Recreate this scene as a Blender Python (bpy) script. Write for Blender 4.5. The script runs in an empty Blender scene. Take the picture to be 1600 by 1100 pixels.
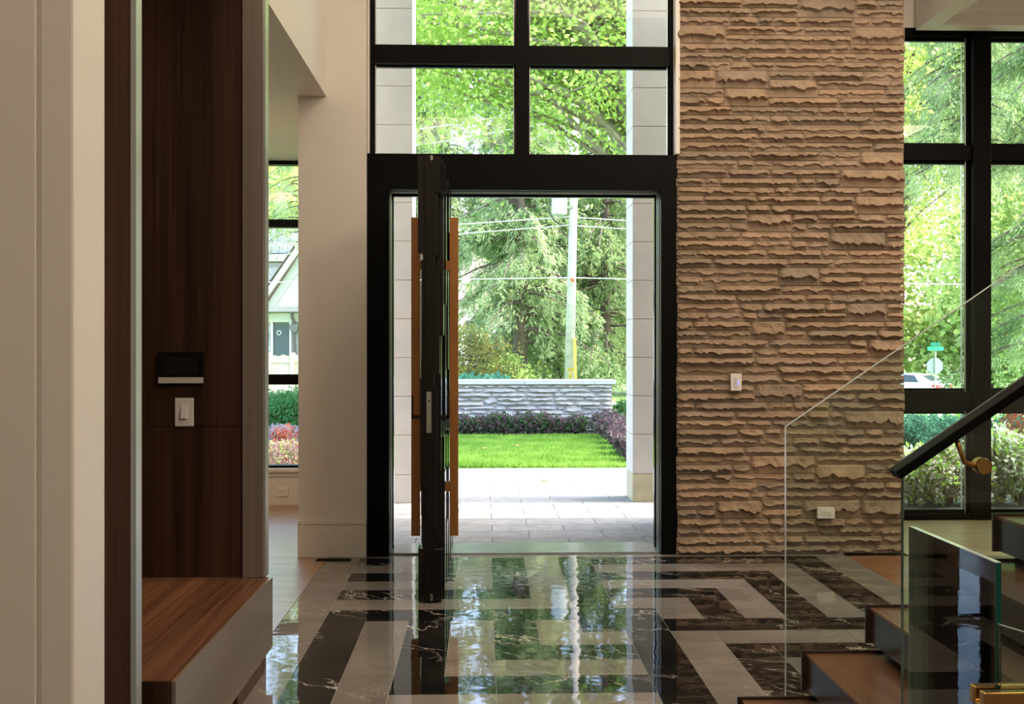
import bpy, bmesh, math, random
import numpy as np
from mathutils import Vector, Matrix, noise as mnoise
random.seed(7); np.random.seed(7)
C = bpy.context.scene.collection
sc = bpy.context.scene
PI = math.pi
# ---------------------------------------------------------------- camera, sky, sun, lamps, exposure
F = 1550.0; CH = 1.45; TH = math.atan(45 / F)
cam = bpy.data.cameras.new('camera'); co = bpy.data.objects.new('camera', cam); C.objects.link(co)
co.location = (0, 0, CH); co.rotation_euler = (PI / 2, 0, -TH)
cam.sensor_width = 36; cam.lens = F / 1600 * 36; cam.shift_y = -5 / 1600; cam.clip_end = 500; cam.clip_start = .02
sc.camera = co
sc.view_settings.view_transform = 'Standard'; sc.view_settings.look = 'None'
sc.view_settings.exposure = 0.68; sc.view_settings.gamma = 1; sc.view_settings.use_curve_mapping = False
try:
    sc.cycles.max_bounces = 10; sc.cycles.transparent_max_bounces = 24; sc.cycles.diffuse_bounces = 5
    sc.cycles.sample_clamp_indirect = 6
except Exception: pass
w = bpy.data.worlds.new('sky'); sc.world = w; w.use_nodes = True
wt = w.node_tree; sky = wt.nodes.new('ShaderNodeTexSky'); sky.sky_type = 'NISHITA'
sky.sun_disc = False; sky.sun_elevation = math.radians(58); sky.sun_rotation = math.radians(90); sky.dust_density = 3.0
SKY_STRENGTH = 1.08
bg = wt.nodes['Background']; wt.links.new(sky.outputs[0], bg.inputs[0]); bg.inputs[1].default_value = SKY_STRENGTH
sun = bpy.data.lights.new('sun', 'SUN'); sun.energy = 4.1; sun.angle = math.radians(0.6); sun.color = (1, .96, .88)
so = bpy.data.objects.new('sun', sun); C.objects.link(so)
so.rotation_euler = Vector((math.cos(math.radians(58)), 0.0, math.sin(math.radians(58)))).to_track_quat('Z', 'Y').to_euler()
def area(name, loc, size, power, color, target=None):
    l = bpy.data.lights.new(name, 'AREA'); l.shape = 'RECTANGLE'; l.size, l.size_y = size; l.energy = power; l.color = color
    o = bpy.data.objects.new(name, l); C.objects.link(o); o.location = loc
    if target: o.rotation_euler = (Vector(loc) - Vector(target)).to_track_quat('Z', 'Y').to_euler()
    return o
WARM = (1, .80, .60)
# ceiling lamps of the house: foyer ceiling panel, hall behind the photographer, passage, stair room; plus an added fill for the niche
area('foyer_ceiling_lamp', (1.2, 3.4, 5.4), (3.0, 2.0), 52, WARM)
area('stone_washer_lamp', (2.1, 5.0, 5.6), (2.2, .5), 38, WARM, (2.1, 6.9, 1.6))
area('hall_ceiling_lamp', (-.9, -1.6, 4.9), (2.5, 2.0), 60, WARM)
area('niche_fill_light', (3.25, .5, 4.6), (1.0, .8), 54, (1, .80, .62), (-1.3, 4.5, 1.0))  # unseen fill added to brighten the niche, hung clear of pane reflections
area('passage_lamp', (-2.6, 7.6, 3.15), (1.0, .6), 18, (1, .72, .45))
area('stair_room_lamp', (4.4, 5.2, 3.95), (1.2, 1.2), 45, (1, .8, .6))
# ---------------------------------------------------------------- helpers
ct, st = math.cos(TH), math.sin(TH)
def at(px, py, Y):
    cx = (px - 800) / F; cz = -(py - 545) / F
    wx = cx * ct + st; wy = -cx * st + ct; t = Y / wy
    return Vector((wx * t, Y, CH + cz * t))
def ax(px, Y): return at(px, 545, Y).x
def az(py, Y, px=755): return at(px, py, Y).z
class MB:
    def __init__(s): s.v = []; s.f = []
    def add(s, vs, fs):
        n = len(s.v); s.v += [tuple(v) for v in vs]; s.f += [tuple(i + n for i in f) for f in fs]; return s
    def box(s, x0, x1, y0, y1, z0, z1, M=None):
        vs = [(x, y, z) for x in (x0, x1) for y in (y0, y1) for z in (z0, z1)]
        if M: vs = [M @ Vector(v) for v in vs]
        return s.add(vs, [(0, 1, 3, 2), (4, 6, 7, 5), (0, 4, 5, 1), (2, 3, 7, 6), (0, 2, 6, 4), (1, 5, 7, 3)])
    def prism(s, pts, axis, a, b):
        # pts 2D polygon, extruded along axis from a to b
        def mk(p, t):
            return {'x': (t, p[0], p[1]), 'y': (p[0], t, p[1]), 'z': (p[0], p[1], t)}[axis]
        n = len(pts)
        vs = [mk(p, a) for p in pts] + [mk(p, b) for p in pts]
        fs = [tuple(range(n - 1, -1, -1)), tuple(range(n, 2 * n))] + [(i, (i + 1) % n, n + (i + 1) % n, n + i) for i in range(n)]
        return s.add(vs, fs)
    def tube(s, pts, rs, n=8, caps=True):
        pts = [Vector(p) for p in pts]
        if not hasattr(rs, '__len__'): rs = [rs] * len(pts)
        vs = []; fs = []
        up = Vector((.13, .31, .94)).normalized()
        for i, p in enumerate(pts):
            d = (pts[min(i + 1, len(pts) - 1)] - pts[max(i - 1, 0)])
            d = d.normalized() if d.length > 1e-9 else Vector((0, 0, 1))
            a = d.cross(up)
            if a.length < .1: a = d.cross(Vector((1, 0, 0)))
            a.normalize(); b = d.cross(a)
            for k in range(n):
                t = 2 * PI * k / n; vs.append(p + (a * math.cos(t) + b * math.sin(t)) * rs[i])
        for i in range(len(pts) - 1):
            for k in range(n):
                fs.append((i * n + k, i * n + (k + 1) % n, (i + 1) * n + (k + 1) % n, (i + 1) * n + k))
        if caps: fs += [tuple(range(n - 1, -1, -1)), tuple((len(pts) - 1) * n + k for k in range(n))]
        return s.add(vs, fs)
    def build(s, name, mat, parent=None, smooth=False, bev=0, **kw):
        me = bpy.data.meshes.new(name); me.from_pydata(s.v, [], s.f); me.validate()
        bm = bmesh.new(); bm.from_mesh(me); bmesh.ops.recalc_face_normals(bm, faces=bm.faces); bm.to_mesh(me); bm.free()
        me.materials.append(mat)
        if smooth: me.polygons.foreach_set('use_smooth', [True] * len(me.polygons))
        return link(name, me, parent, bev, **kw)
def link(name, me, parent=None, bev=0, label=None, cat=None, group=None, kind=None):
    o = bpy.data.objects.new(name, me); C.objects.link(o)
    if parent is not None: o.parent = parent; o.matrix_parent_inverse = Matrix.Translation(-parent.location) if parent.location.length else Matrix()
    if bev:
        m = o.modifiers.new('bevel', 'BEVEL'); m.width = bev; m.segments = 2; m.limit_method = 'ANGLE'
    return tag(o, label, cat, group, kind)
def tag(o, label=None, cat=None, group=None, kind=None):
    if label: o['label'] = label
    if cat: o['category'] = cat
    if group: o['group'] = group
    if kind: o['kind'] = kind
    return o
def thing(name, loc, label, cat, group=None):
    o = bpy.data.objects.new(name, None); C.objects.link(o); o.location = loc; o.empty_display_size = .1
    return tag(o, label, cat, group)
def struct(name, loc=(0, 0, 0)):
    o = bpy.data.objects.new(name, None); C.objects.link(o); o.location = loc; o['kind'] = 'structure'; return o
def B(*a, **k): return MB().box(*a, **k)
def disc(mb, c, axis, r0, r1, h, n=20):
    c = Vector(c); d = {'x': Vector((1, 0, 0)), 'y': Vector((0, 1, 0)), 'z': Vector((0, 0, 1))}[axis]
    return mb.tube([c, c + d * h], [r0, r1], n)
# ---------------------------------------------------------------- materials
def new_mat(name):
    m = bpy.data.materials.new(name); m.use_nodes = True; nt = m.node_tree
    return m, nt, nt.nodes['Principled BSDF']
def N(nt, t, **kw):
    n = nt.nodes.new(t)
    for k, v in kw.items():
        if k in n.inputs: n.inputs[k].default_value = v
        else: setattr(n, k, v)
    return n
def ramp(nt, src, stops):
    r = nt.nodes.new('ShaderNodeValToRGB'); nt.links.new(src, r.inputs[0]); e = r.color_ramp.elements
    while len(e) < len(stops): e.new(.5)
    for i, (p, c) in enumerate(stops):
        e[i].position = p; e[i].color = (*c, 1) if len(c) == 3 else c
    return r
def coords(nt, scale=(1, 1, 1), rand=0.0, rot=(0, 0, 0)):
    tc = nt.nodes.new('ShaderNodeTexCoord'); mp = nt.nodes.new('ShaderNodeMapping')
    mp.inputs['Scale'].default_value = scale; mp.inputs['Rotation'].default_value = rot
    nt.links.new(tc.outputs['Object'], mp.inputs[0])
    if rand:
        oi = nt.nodes.new('ShaderNodeObjectInfo'); mu = N(nt, 'ShaderNodeVectorMath', operation='SCALE')
        cb = nt.nodes.new('ShaderNodeCombineXYZ')
        for i in range(3): nt.links.new(oi.outputs['Random'], cb.inputs[i])
        nt.links.new(cb.outputs[0], mu.inputs[0]); mu.inputs['Scale'].default_value = rand
        nt.links.new(mu.outputs[0], mp.inputs['Location'])
    return mp.outputs[0]
def bump(nt, b, src, strength, dist=.01):
    bp = N(nt, 'ShaderNodeBump'); bp.inputs['Strength'].default_value = strength; bp.inputs['Distance'].default_value = dist
    nt.links.new(src, bp.inputs['Height']); nt.links.new(bp.outputs[0], b.inputs['Normal']); return bp
def plain(name, col, rough=.5, metal=0, var=.06, scale=3, bmp=0, bscale=60, coat=0, spec=None):
    m, nt, b = new_mat(name)
    b.inputs['Roughness'].default_value = rough; b.inputs['Metallic'].default_value = metal
    if coat: b.inputs['Coat Weight'].default_value = coat; b.inputs['Coat Roughness'].default_value = .08
    if spec is not None: b.inputs['Specular IOR Level'].default_value = spec
    c = coords(nt); n = N(nt, 'ShaderNodeTexNoise', Scale=scale, Detail=4.0); nt.links.new(c, n.inputs['Vector'])
    lo = [x * (1 - var) for x in col]; hi = [min(1, x * (1 + var)) for x in col]
    r = ramp(nt, n.outputs[0], [(.3, lo), (.7, hi)]); nt.links.new(r.outputs[0], b.inputs['Base Color'])
    if bmp:
        n2 = N(nt, 'ShaderNodeTexNoise', Scale=bscale, Detail=3.0); nt.links.new(c, n2.inputs['Vector']); bump(nt, b, n2.outputs[0], bmp)
    return m
def wood(name, dark, light, axis='z', rough=.35, scale=1.0, coat=0, rand=0, grain=40, bmp=.05, spec=.5):
    m, nt, b = new_mat(name); b.inputs['Roughness'].default_value = rough; b.inputs['Specular IOR Level'].default_value = spec
    if coat: b.inputs['Coat Weight'].default_value = coat; b.inputs['Coat Roughness'].default_value = .12
    s = {'x': (.8, grain, grain), 'y': (grain, .8, grain), 'z': (grain, grain, .8)}[axis]
    s2 = {'x': (.25, 5, 5), 'y': (5, .25, 5), 'z': (5, 5, .25)}[axis]
    c1 = coords(nt, tuple(x * scale for x in s), rand); c2 = coords(nt, tuple(x * scale for x in s2), rand)
    n1 = N(nt, 'ShaderNodeTexNoise', Scale=1.0, Detail=6.0, Roughness=.65); nt.links.new(c1, n1.inputs['Vector'])
    n2 = N(nt, 'ShaderNodeTexNoise', Scale=1.0, Detail=3.0, Distortion=.6); nt.links.new(c2, n2.inputs['Vector'])
    mx = N(nt, 'ShaderNodeMath', operation='MULTIPLY_ADD'); nt.links.new(n1.outputs[0], mx.inputs[0]); mx.inputs[1].default_value = .55
    m2 = N(nt, 'ShaderNodeMath', operation='MULTIPLY'); nt.links.new(n2.outputs[0], m2.inputs[0]); m2.inputs[1].default_value = .45
    nt.links.new(m2.outputs[0], mx.inputs[2])
    r = ramp(nt, mx.outputs[0], [(.36, dark), (.64, light)]); nt.links.new(r.outputs[0], b.inputs['Base Color'])
    if bmp: bump(nt, b, n1.outputs[0], bmp, .002)
    return m
def marble(name, base, base2, vein, wide, rough=.03):
    m, nt, b = new_mat(name); b.inputs['Roughness'].default_value = rough; b.inputs['IOR'].default_value = 1.34
    c = coords(nt, (1, 1, 1), 37.0, (0, 0, .5))
    nz = N(nt, 'ShaderNodeTexNoise', Scale=2.2, Detail=5.0, Roughness=.55); nt.links.new(c, nz.inputs['Vector'])
    mapn = N(nt, 'ShaderNodeMapping'); mapn.inputs['Scale'].default_value = (.9, 2.4, 1); mapn.inputs['Rotation'].default_value = (0, 0, .55); nt.links.new(c, mapn.inputs[0])
    dis = N(nt, 'ShaderNodeTexNoise', Scale=1.6, Detail=6.0, Roughness=.6, Distortion=.4); nt.links.new(mapn.outputs[0], dis.inputs['Vector'])
    # veins: narrow band where noise crosses 0.5
    sub = N(nt, 'ShaderNodeMath', operation='SUBTRACT'); nt.links.new(dis.outputs[0], sub.inputs[0]); sub.inputs[1].default_value = .5
    ab = N(nt, 'ShaderNodeMath', operation='ABSOLUTE'); nt.links.new(sub.outputs[0], ab.inputs[0])
    vr = ramp(nt, ab.outputs[0], [(0, (1, 1, 1)), (wide, (0, 0, 0))])
    mk = N(nt, 'ShaderNodeTexNoise', Scale=1.9, Detail=2.0); nt.links.new(c, mk.inputs['Vector'])
    mr = ramp(nt, mk.outputs[0], [(.44, (0, 0, 0)), (.56, (1, 1, 1))])
    mm = N(nt, 'ShaderNodeMath', operation='MULTIPLY'); nt.links.new(vr.outputs[0], mm.inputs[0]); nt.links.new(mr.outputs[0], mm.inputs[1])
    base_r = ramp(nt, nz.outputs[0], [(.35, base), (.7, base2)])
    mix = N(nt, 'ShaderNodeMix', data_type='RGBA'); nt.links.new(mm.outputs[0], mix.inputs[0])
    nt.links.new(base_r.outputs[0], mix.inputs[6]); mix.inputs[7].default_value = (*vein, 1)
    nt.links.new(mix.outputs[2], b.inputs['Base Color'])
    tc = nt.nodes.new('ShaderNodeTexCoord'); wn = N(nt, 'ShaderNodeTexNoise', Scale=9.0, Detail=1.0); nt.links.new(tc.outputs['Object'], wn.inputs['Vector'])
    bump(nt, b, wn.outputs[0], .035, .02)
    return m
def stone_mat(name, cols, bscale=60, rand=11.0, bmp=.6):
    m, nt, b = new_mat(name); b.inputs['Roughness'].default_value = .85; b.inputs['Specular IOR Level'].default_value = .25
    c = coords(nt, (1, 1, 1), rand); oi = nt.nodes.new('ShaderNodeObjectInfo')
    r1 = ramp(nt, oi.outputs['Random'], [(i / (len(cols) - 1), k) for i, k in enumerate(cols)])
    n = N(nt, 'ShaderNodeTexNoise', Scale=9.0, Detail=6.0, Roughness=.6); nt.links.new(c, n.inputs['Vector'])
    r2 = ramp(nt, n.outputs[0], [(.25, (.62, .60, .60)), (.75, (1.0, 1.0, 1.0))])
    mix = N(nt, 'ShaderNodeMix', data_type='RGBA', blend_type='MULTIPLY'); mix.inputs[0].default_value = 1
    nt.links.new(r1.outputs[0], mix.inputs[6]); nt.links.new(r2.outputs[0], mix.inputs[7]); nt.links.new(mix.outputs[2], b.inputs['Base Color'])
    n2 = N(nt, 'ShaderNodeTexNoise', Scale=bscale, Detail=5.0, Roughness=.7); nt.links.new(c, n2.inputs['Vector']); bump(nt, b, n2.outputs[0], bmp, .01)
    return m
def leaf_mat(name, c1, c2, scale=.6, trans=.45):
    m = bpy.data.materials.new(name); m.use_nodes = True; nt = m.node_tree; nt.nodes.remove(nt.nodes['Principled BSDF'])
    out = nt.nodes['Material Output']; tc = nt.nodes.new('ShaderNodeTexCoord')
    n = N(nt, 'ShaderNodeTexNoise', Scale=scale, Detail=8.0, Roughness=.75); nt.links.new(tc.outputs['Object'], n.inputs['Vector'])
    r = ramp(nt, n.outputs[0], [(.35, c1), (.65, c2)])
    d = N(nt, 'ShaderNodeBsdfDiffuse'); t = N(nt, 'ShaderNodeBsdfTranslucent'); mx = N(nt, 'ShaderNodeMixShader'); mx.inputs[0].default_value = trans
    nt.links.new(r.outputs[0], d.inputs[0]); nt.links.new(r.outputs[0], t.inputs[0])
    nt.links.new(d.outputs[0], mx.inputs[1]); nt.links.new(t.outputs[0], mx.inputs[2]); nt.links.new(mx.outputs[0], out.inputs[0])
    return m
def glass_mat(name, tint=(1, 1, 1), ior=1.5, gl=1.0):
    m = bpy.data.materials.new(name); m.use_nodes = True; nt = m.node_tree; nt.nodes.remove(nt.nodes['Principled BSDF'])
    out = nt.nodes['Material Output']; fr = N(nt, 'ShaderNodeFresnel', IOR=ior)
    t = N(nt, 'ShaderNodeBsdfTransparent'); t.inputs[0].default_value = (*tint, 1)
    g = N(nt, 'ShaderNodeBsdfGlossy'); g.inputs['Roughness'].default_value = .0; g.inputs[0].default_value = (gl, gl, gl, 1)
    mx = N(nt, 'ShaderNodeMixShader'); nt.links.new(fr.outputs[0], mx.inputs[0])
    nt.links.new(t.outputs[0], mx.inputs[1]); nt.links.new(g.outputs[0], mx.inputs[2]); nt.links.new(mx.outputs[0], out.inputs[0])
    return m
M = {}
M['wall'] = plain('wall_paint', (.74, .71, .66), .6, var=.01)
M['trim'] = plain('trim_paint', (.78, .75, .70), .35, var=.01)
M['ceiling'] = plain('ceiling_paint', (.80, .79, .76), .7, var=.01)
M['black'] = plain('black_metal', (.0035, .0038, .0035), .45, var=.2, spec=.08)
M['blackg'] = plain('black_gloss', (.006, .006, .006), .12)
M['doorwood'] = wood('door_espresso', (.004, .003, .0025), (.010, .007, .005), 'z', .45, spec=.25)
M['doorface'] = plain('door_lacquer', (.006, .005, .005), .13, var=.2, spec=.4)
M['bronze'] = plain('bronze_bar', (.40, .18, .055), .38, metal=.6, var=.1, bmp=.02)
M['steel'] = plain('brushed_steel', (.55, .54, .50), .3, metal=1)
M['alu'] = plain('aluminium_strip', (.62, .64, .62), .35, metal=.7)
M['brass'] = plain('brass', (.58, .36, .12), .28, metal=1, bmp=.02)
M['white'] = plain('white_plastic', (.80, .79, .78), .3, var=.01)
M['greyp'] = plain('slot_grey', (.10, .10, .10), .5)
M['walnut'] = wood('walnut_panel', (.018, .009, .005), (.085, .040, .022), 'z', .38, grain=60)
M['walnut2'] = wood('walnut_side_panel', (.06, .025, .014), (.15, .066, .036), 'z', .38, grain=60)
M['seat'] = wood('walnut_seat', (.055, .022, .011), (.27, .12, .06), 'y', .36, grain=60, coat=.15)
M['taupe'] = wood('glare_grey_veneer', (.19, .155, .13), (.27, .225, .19), 'y', .32, grain=60, coat=.3)  # brown wood greyed: glare on the bench front put into the colour
M['taupez'] = wood('glare_grey_veneer_upright', (.17, .14, .115), (.24, .20, .17), 'z', .32, grain=60, coat=.3)  # same glare mixed into the brown of the niche upright
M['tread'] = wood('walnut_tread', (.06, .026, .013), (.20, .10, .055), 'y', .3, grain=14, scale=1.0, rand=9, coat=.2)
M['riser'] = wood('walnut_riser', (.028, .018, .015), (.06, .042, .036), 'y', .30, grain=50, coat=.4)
M['plank'] = wood('oak_plank', (.20, .085, .038), (.34, .165, .08), 'x', .34, grain=30, rand=21, coat=.1)
M['plank_lit'] = wood('window_lit_oak_plank', (.48, .34, .21), (.66, .50, .33), 'x', .32, grain=30, rand=21, coat=.15)  # oak lightened: window light on the bay floor put into the colour
M['plankl'] = wood('pale_oak_plank', (.26, .16, .095), (.38, .25, .16), 'x', .32, grain=30, rand=21, coat=.15)
M['blk'] = marble('black_marble', (.006, .006, .006), (.022, .020, .018), (.58, .54, .48), .009)
M['gry'] = marble('grey_marble', (.17, .155, .14), (.25, .23, .21), (.46, .44, .41), .0035)
M['grout'] = plain('grout', (.45, .43, .40), .6)
M['stone'] = stone_mat('ledge_stone', [(.43, .315, .215), (.37, .285, .205), (.47, .34, .23), (.33, .27, .205), (.41, .31, .22), (.39, .305, .235)])
M['mortar'] = plain('mortar', (.36, .29, .21), .9, bmp=.3)
M['gstone'] = stone_mat('garden_stone', [(.52, .50, .47), (.44, .43, .42), (.56, .52, .46), (.47, .47, .47), (.55, .53, .50)])
M['gmortar'] = plain('garden_mortar', (.27, .265, .26), .9)
M['lime'] = plain('limestone_block', (.55, .53, .505), .75, var=.05, scale=5, bmp=.12, bscale=90)
M['limestain'] = plain('limestone_stained', (.48, .45, .31), .8, var=.18, scale=4, bmp=.12, bscale=90)
M['cap'] = plain('limestone_cap', (.50, .48, .46), .7, var=.06, scale=2)
M['paver'] = stone_mat('paver', [(.26, .26, .26), (.30, .295, .29), (.28, .28, .28)], 40, 11, .08)
M['paverj'] = plain('paver_joint', (.07, .065, .06), .9)
M['sill'] = plain('threshold_stone', (.22, .25, .25), .15, var=.1, scale=6)
M['ground'] = plain('lawn_ground', (.12, .22, .03), .9, var=.35, scale=3)
M['soil'] = plain('mulch', (.05, .035, .03), .95, var=.4, scale=20)
M['road'] = plain('concrete_road', (.50, .49, .48), .85)
M['pane'] = glass_mat('window_pane', (.97, .99, .98), 1.28)
M['sglass'] = glass_mat('stair_glass', (.885, .94, .91), 1.5)
M['gedge'] = plain('glass_edge_green', (.012, .085, .07), .08, var=.1)
M['gedgel'] = plain('glass_edge_pale', (.55, .66, .64), .06, var=.1)
M['gedged'] = plain('glass_edge_dark', (.10, .16, .15), .08, var=.1)
M['grass'] = leaf_mat('grass_blade', (.13, .29, .035), (.34, .52, .11), 1.6, .35)
M['bark'] = plain('bark', (.13, .095, .075), .95, var=.35, scale=6, bmp=.5, bscale=12)
M['barkl'] = plain('bark_pale', (.30, .25, .20), .95, var=.3, scale=8, bmp=.5, bscale=14)
# ================================================================ THE ROOM SHELL
W = M['wall']
# --- tiled floor: nested key pattern of black and grey marble
S = .2262; TX0 = -.623; TY0 = 5.30
floor = struct('floor')
B(-4.3, 6.4, -4.3, 6.98, -.12, -.012).box(-4.3, -1.30, 6.98, 9.5, -.12, -.012).box(2.9, 6.4, 6.98, 8.35, -.12, -.012).build('subfloor', M['soil'], floor)
B(TX0 - 2 * S, TX0 + 14 * S, -3, 6.97, -.011, -.0016).build('grout_bed', M['grout'], floor)
pieces = []
def pc(k0, k1, j0, j1, c): pieces.append((k0, k1, j0, j1, c))
G_, B_ = 'gry', 'blk'
for j in range(-36, 7, 4): pc(-2, -2, j, min(j + 3, 6), G_); pc(13, 13, j, min(j + 3, 6), G_)
# upper left rows and their uprights
for i, (row, c) in enumerate([(6, B_), (5, G_), (4, B_), (3, G_), (2, B_), (1, G_), (0, B_)]):
    hi = i - 1
    if row == 0: pc(-1, 2, 0, 0, B_); pc(3, 6, 0, 0, B_)
    else:
        if hi > 2: pc(-1, 1, row, row, c); pc(2, hi, row, row, c)
        else: pc(-1, hi, row, row, c)
        if row < 6:
            pass
for k, j0, c in [(0, 6, G_), (1, 5, B_), (2, 4, G_), (3, 3, B_), (4, 2, G_), (5, 1, B_)]: pc(k, k, j0, 6, c)
# right-hand rows and uprights
for row, hi, c in [(6, 12, B_), (5, 11, G_), (4, 10, B_), (3, 9, G_), (2, 8, B_), (1, 7, G_)]:
    if hi - 6 > 3: pc(6, 8, row, row, c); pc(9, hi, row, row, c)
    else: pc(6, hi, row, row, c)
pc(7, 7, 0, 0, G_)
for k, hi, c in [(8, 1, B_), (9, 2, G_), (10, 3, B_), (11, 4, G_), (12, 5, B_)]:
    if hi > 3: pc(k, k, 0, 1, c); pc(k, k, 2, hi, c)
    else: pc(k, k, 0, hi, c)
pc(7, 9, -1, -1, B_); pc(10, 12, -1, -1, B_)
pc(8, 10, -2, -2, G_); pc(11, 12, -2, -2, G_); pc(9, 12, -3, -3, B_); pc(10, 12, -4, -4, G_); pc(11, 12, -5, -5, B_)
pc(8, 8, -3, -3, B_); pc(9, 9, -4, -4, G_); pc(10, 10, -5, -5, B_); pc(11, 12, -6, -6, G_); pc(12, 12, -7, -7, B_)
def down(k, top, c, n=4):
    while top > -26: pc(k, k, max(top - n + 1, -26), top, c); top -= n
down(-1, -1, B_); down(0, -1, G_); down(6, -1, B_); down(7, -2, G_, 5); down(8, -4, B_); down(9, -5, G_); down(10, -6, B_); down(11, -7, G_); down(12, -8, B_)
pc(1, 1, -4, -1, B_); pc(2, 2, -3, -1, G_); pc(3, 3, -2, -1, B_); pc(4, 4, -1, -1, G_); pc(5, 5, -1, -1, B_)
pc(4, 5, -2, -2, G_); pc(3, 5, -3, -3, B_); pc(2, 5, -4, -4, G_); pc(1, 2, -5, -5, B_); pc(3, 5, -5, -5, B_)
for j in range(-6, -27, -1): pc(1, 2, j, j, G_ if j % 2 == 0 else B_); pc(3, 5, j, j, G_ if j % 2 == 0 else B_)
pc(-2, 1, 7, 7, G_); pc(2, 5, 7, 7, G_); pc(6, 9, 7, 7, G_); pc(10, 13, 7, 7, G_)
g = .0011
for k0, k1, j0, j1, c in pieces:
    y1 = min(TY0 + (j1 + 1) * S - g, 6.965)
    B(TX0 + k0 * S + g, TX0 + (k1 + 1) * S - g, TY0 + j0 * S + g, y1, -.011, 0).build('tile', M[c], floor)
# --- plank floors left and right
def planks(x0, x1, y0, y1, wd, mat, nm):
    st_ = struct(nm); y = y0; i = 0
    B(x0, x1, y0, y1, -.0118, -.006).build('underlay', M['soil'], st_)
    while y < y1 - .01:
        x = x0 - random.random() * 1.4
        while x < x1:
            L = 1.5 + random.random() * .7; a, b = max(x, x0), min(x + L, x1)
            if b - a > .03: B(a + .0008, b - .0008, y + .0008, min(y + wd, y1) - .0008, -.0118, 0).build('plank', mat, st_)
            x += L
        y += wd; i += 1
XL_ = -1.292
planks(-3.6, TX0 - 2 * S - .001, 3.0, 6.95, .17, M['plankl'], 'floor_passage')
planks(-3.6, XL_, 6.95, 9.28, .17, M['plankl'], 'floor_side_room')
planks(TX0 + 14 * S + .001, 6.0, 1.2, 6.86, .17, M['plank'], 'floor_stair_room')
planks(2.99, 6.0, 6.86, 8.28, .17, M['plank_lit'], 'floor_window_bay')
# --- walls
XL = ax(466, 6.95); XR = ax(573, 6.95)
B(XL, XR, 6.95, 7.15, 0, 5.7).build('wall_front', W, kind='structure')
B(XL - .002, XR, 6.932, 6.9495, 0, az(818, 6.93)).box(XL - .002, XR, 6.925, 6.9495, az(818, 6.93), az(812, 6.93)).build('baseboard_front', M['trim'], kind='structure', bev=.002)
B(-1.29, -1.25, 7.15, 9.3, 0, 6.2).build('wall_porch_left', W, kind='structure')
B(-3.9, -3.75, 4.6, 9.5, 0, 3.21).build('wall_side_room', W, kind='structure')
B(-4.4, -4.25, -4.3, 4.6, -.12, 5.7).build('wall_left', W, kind='structure')
B(-4.4, -1.56, 4.56, 4.75, 0, 3.21).build('wall_behind_cabinet', W, kind='structure')
B(6.0, 6.15, -4.3, 8.4, -.12, 6.2).build('wall_right', W, kind='structure')
B(-4.4, 6.15, -4.45, -4.3, -.12, 5.7).build('wall_back', W, kind='structure')
B(-4.4, 6.15, -4.45, 7.15, 5.7, 5.95).build('ceiling', M['ceiling'], kind='structure')
B(1.4, 6.15, 7.15, 8.5, 5.7, 5.95).build('ceiling_bay', M['ceiling'], kind='structure')
# white jamb left foreground: two boards with a groove, then the returned end
wl = struct('wall_left_casing')
Yc = 2.0
MB().box(-4.25, ax(56, Yc), Yc, Yc + .165, 0, 5.7).build('panel_board', M['trim'], wl, bev=.003)
MB().box(ax(56, Yc), ax(60, Yc), Yc + .008, Yc + .165, 0, 5.7).build('groove', M['trim'], wl)
MB().box(ax(60, Yc), ax(115.5, Yc), Yc, Yc + .165, 0, 5.7).build('panel_board', M['trim'], wl, bev=.006)
# soffit of the passage with its fascia (lower ceiling on the left)
B(-4.25, ax(510, 6.95), -4.3, 6.95, 3.21, 5.7).box(-4.25, XL, 6.95, 7.15, 3.21, 5.7).box(-4.25, -1.29, 7.15, 9.5, 3.21, 3.6).build('ceiling_passage', W, kind='structure')
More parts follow.
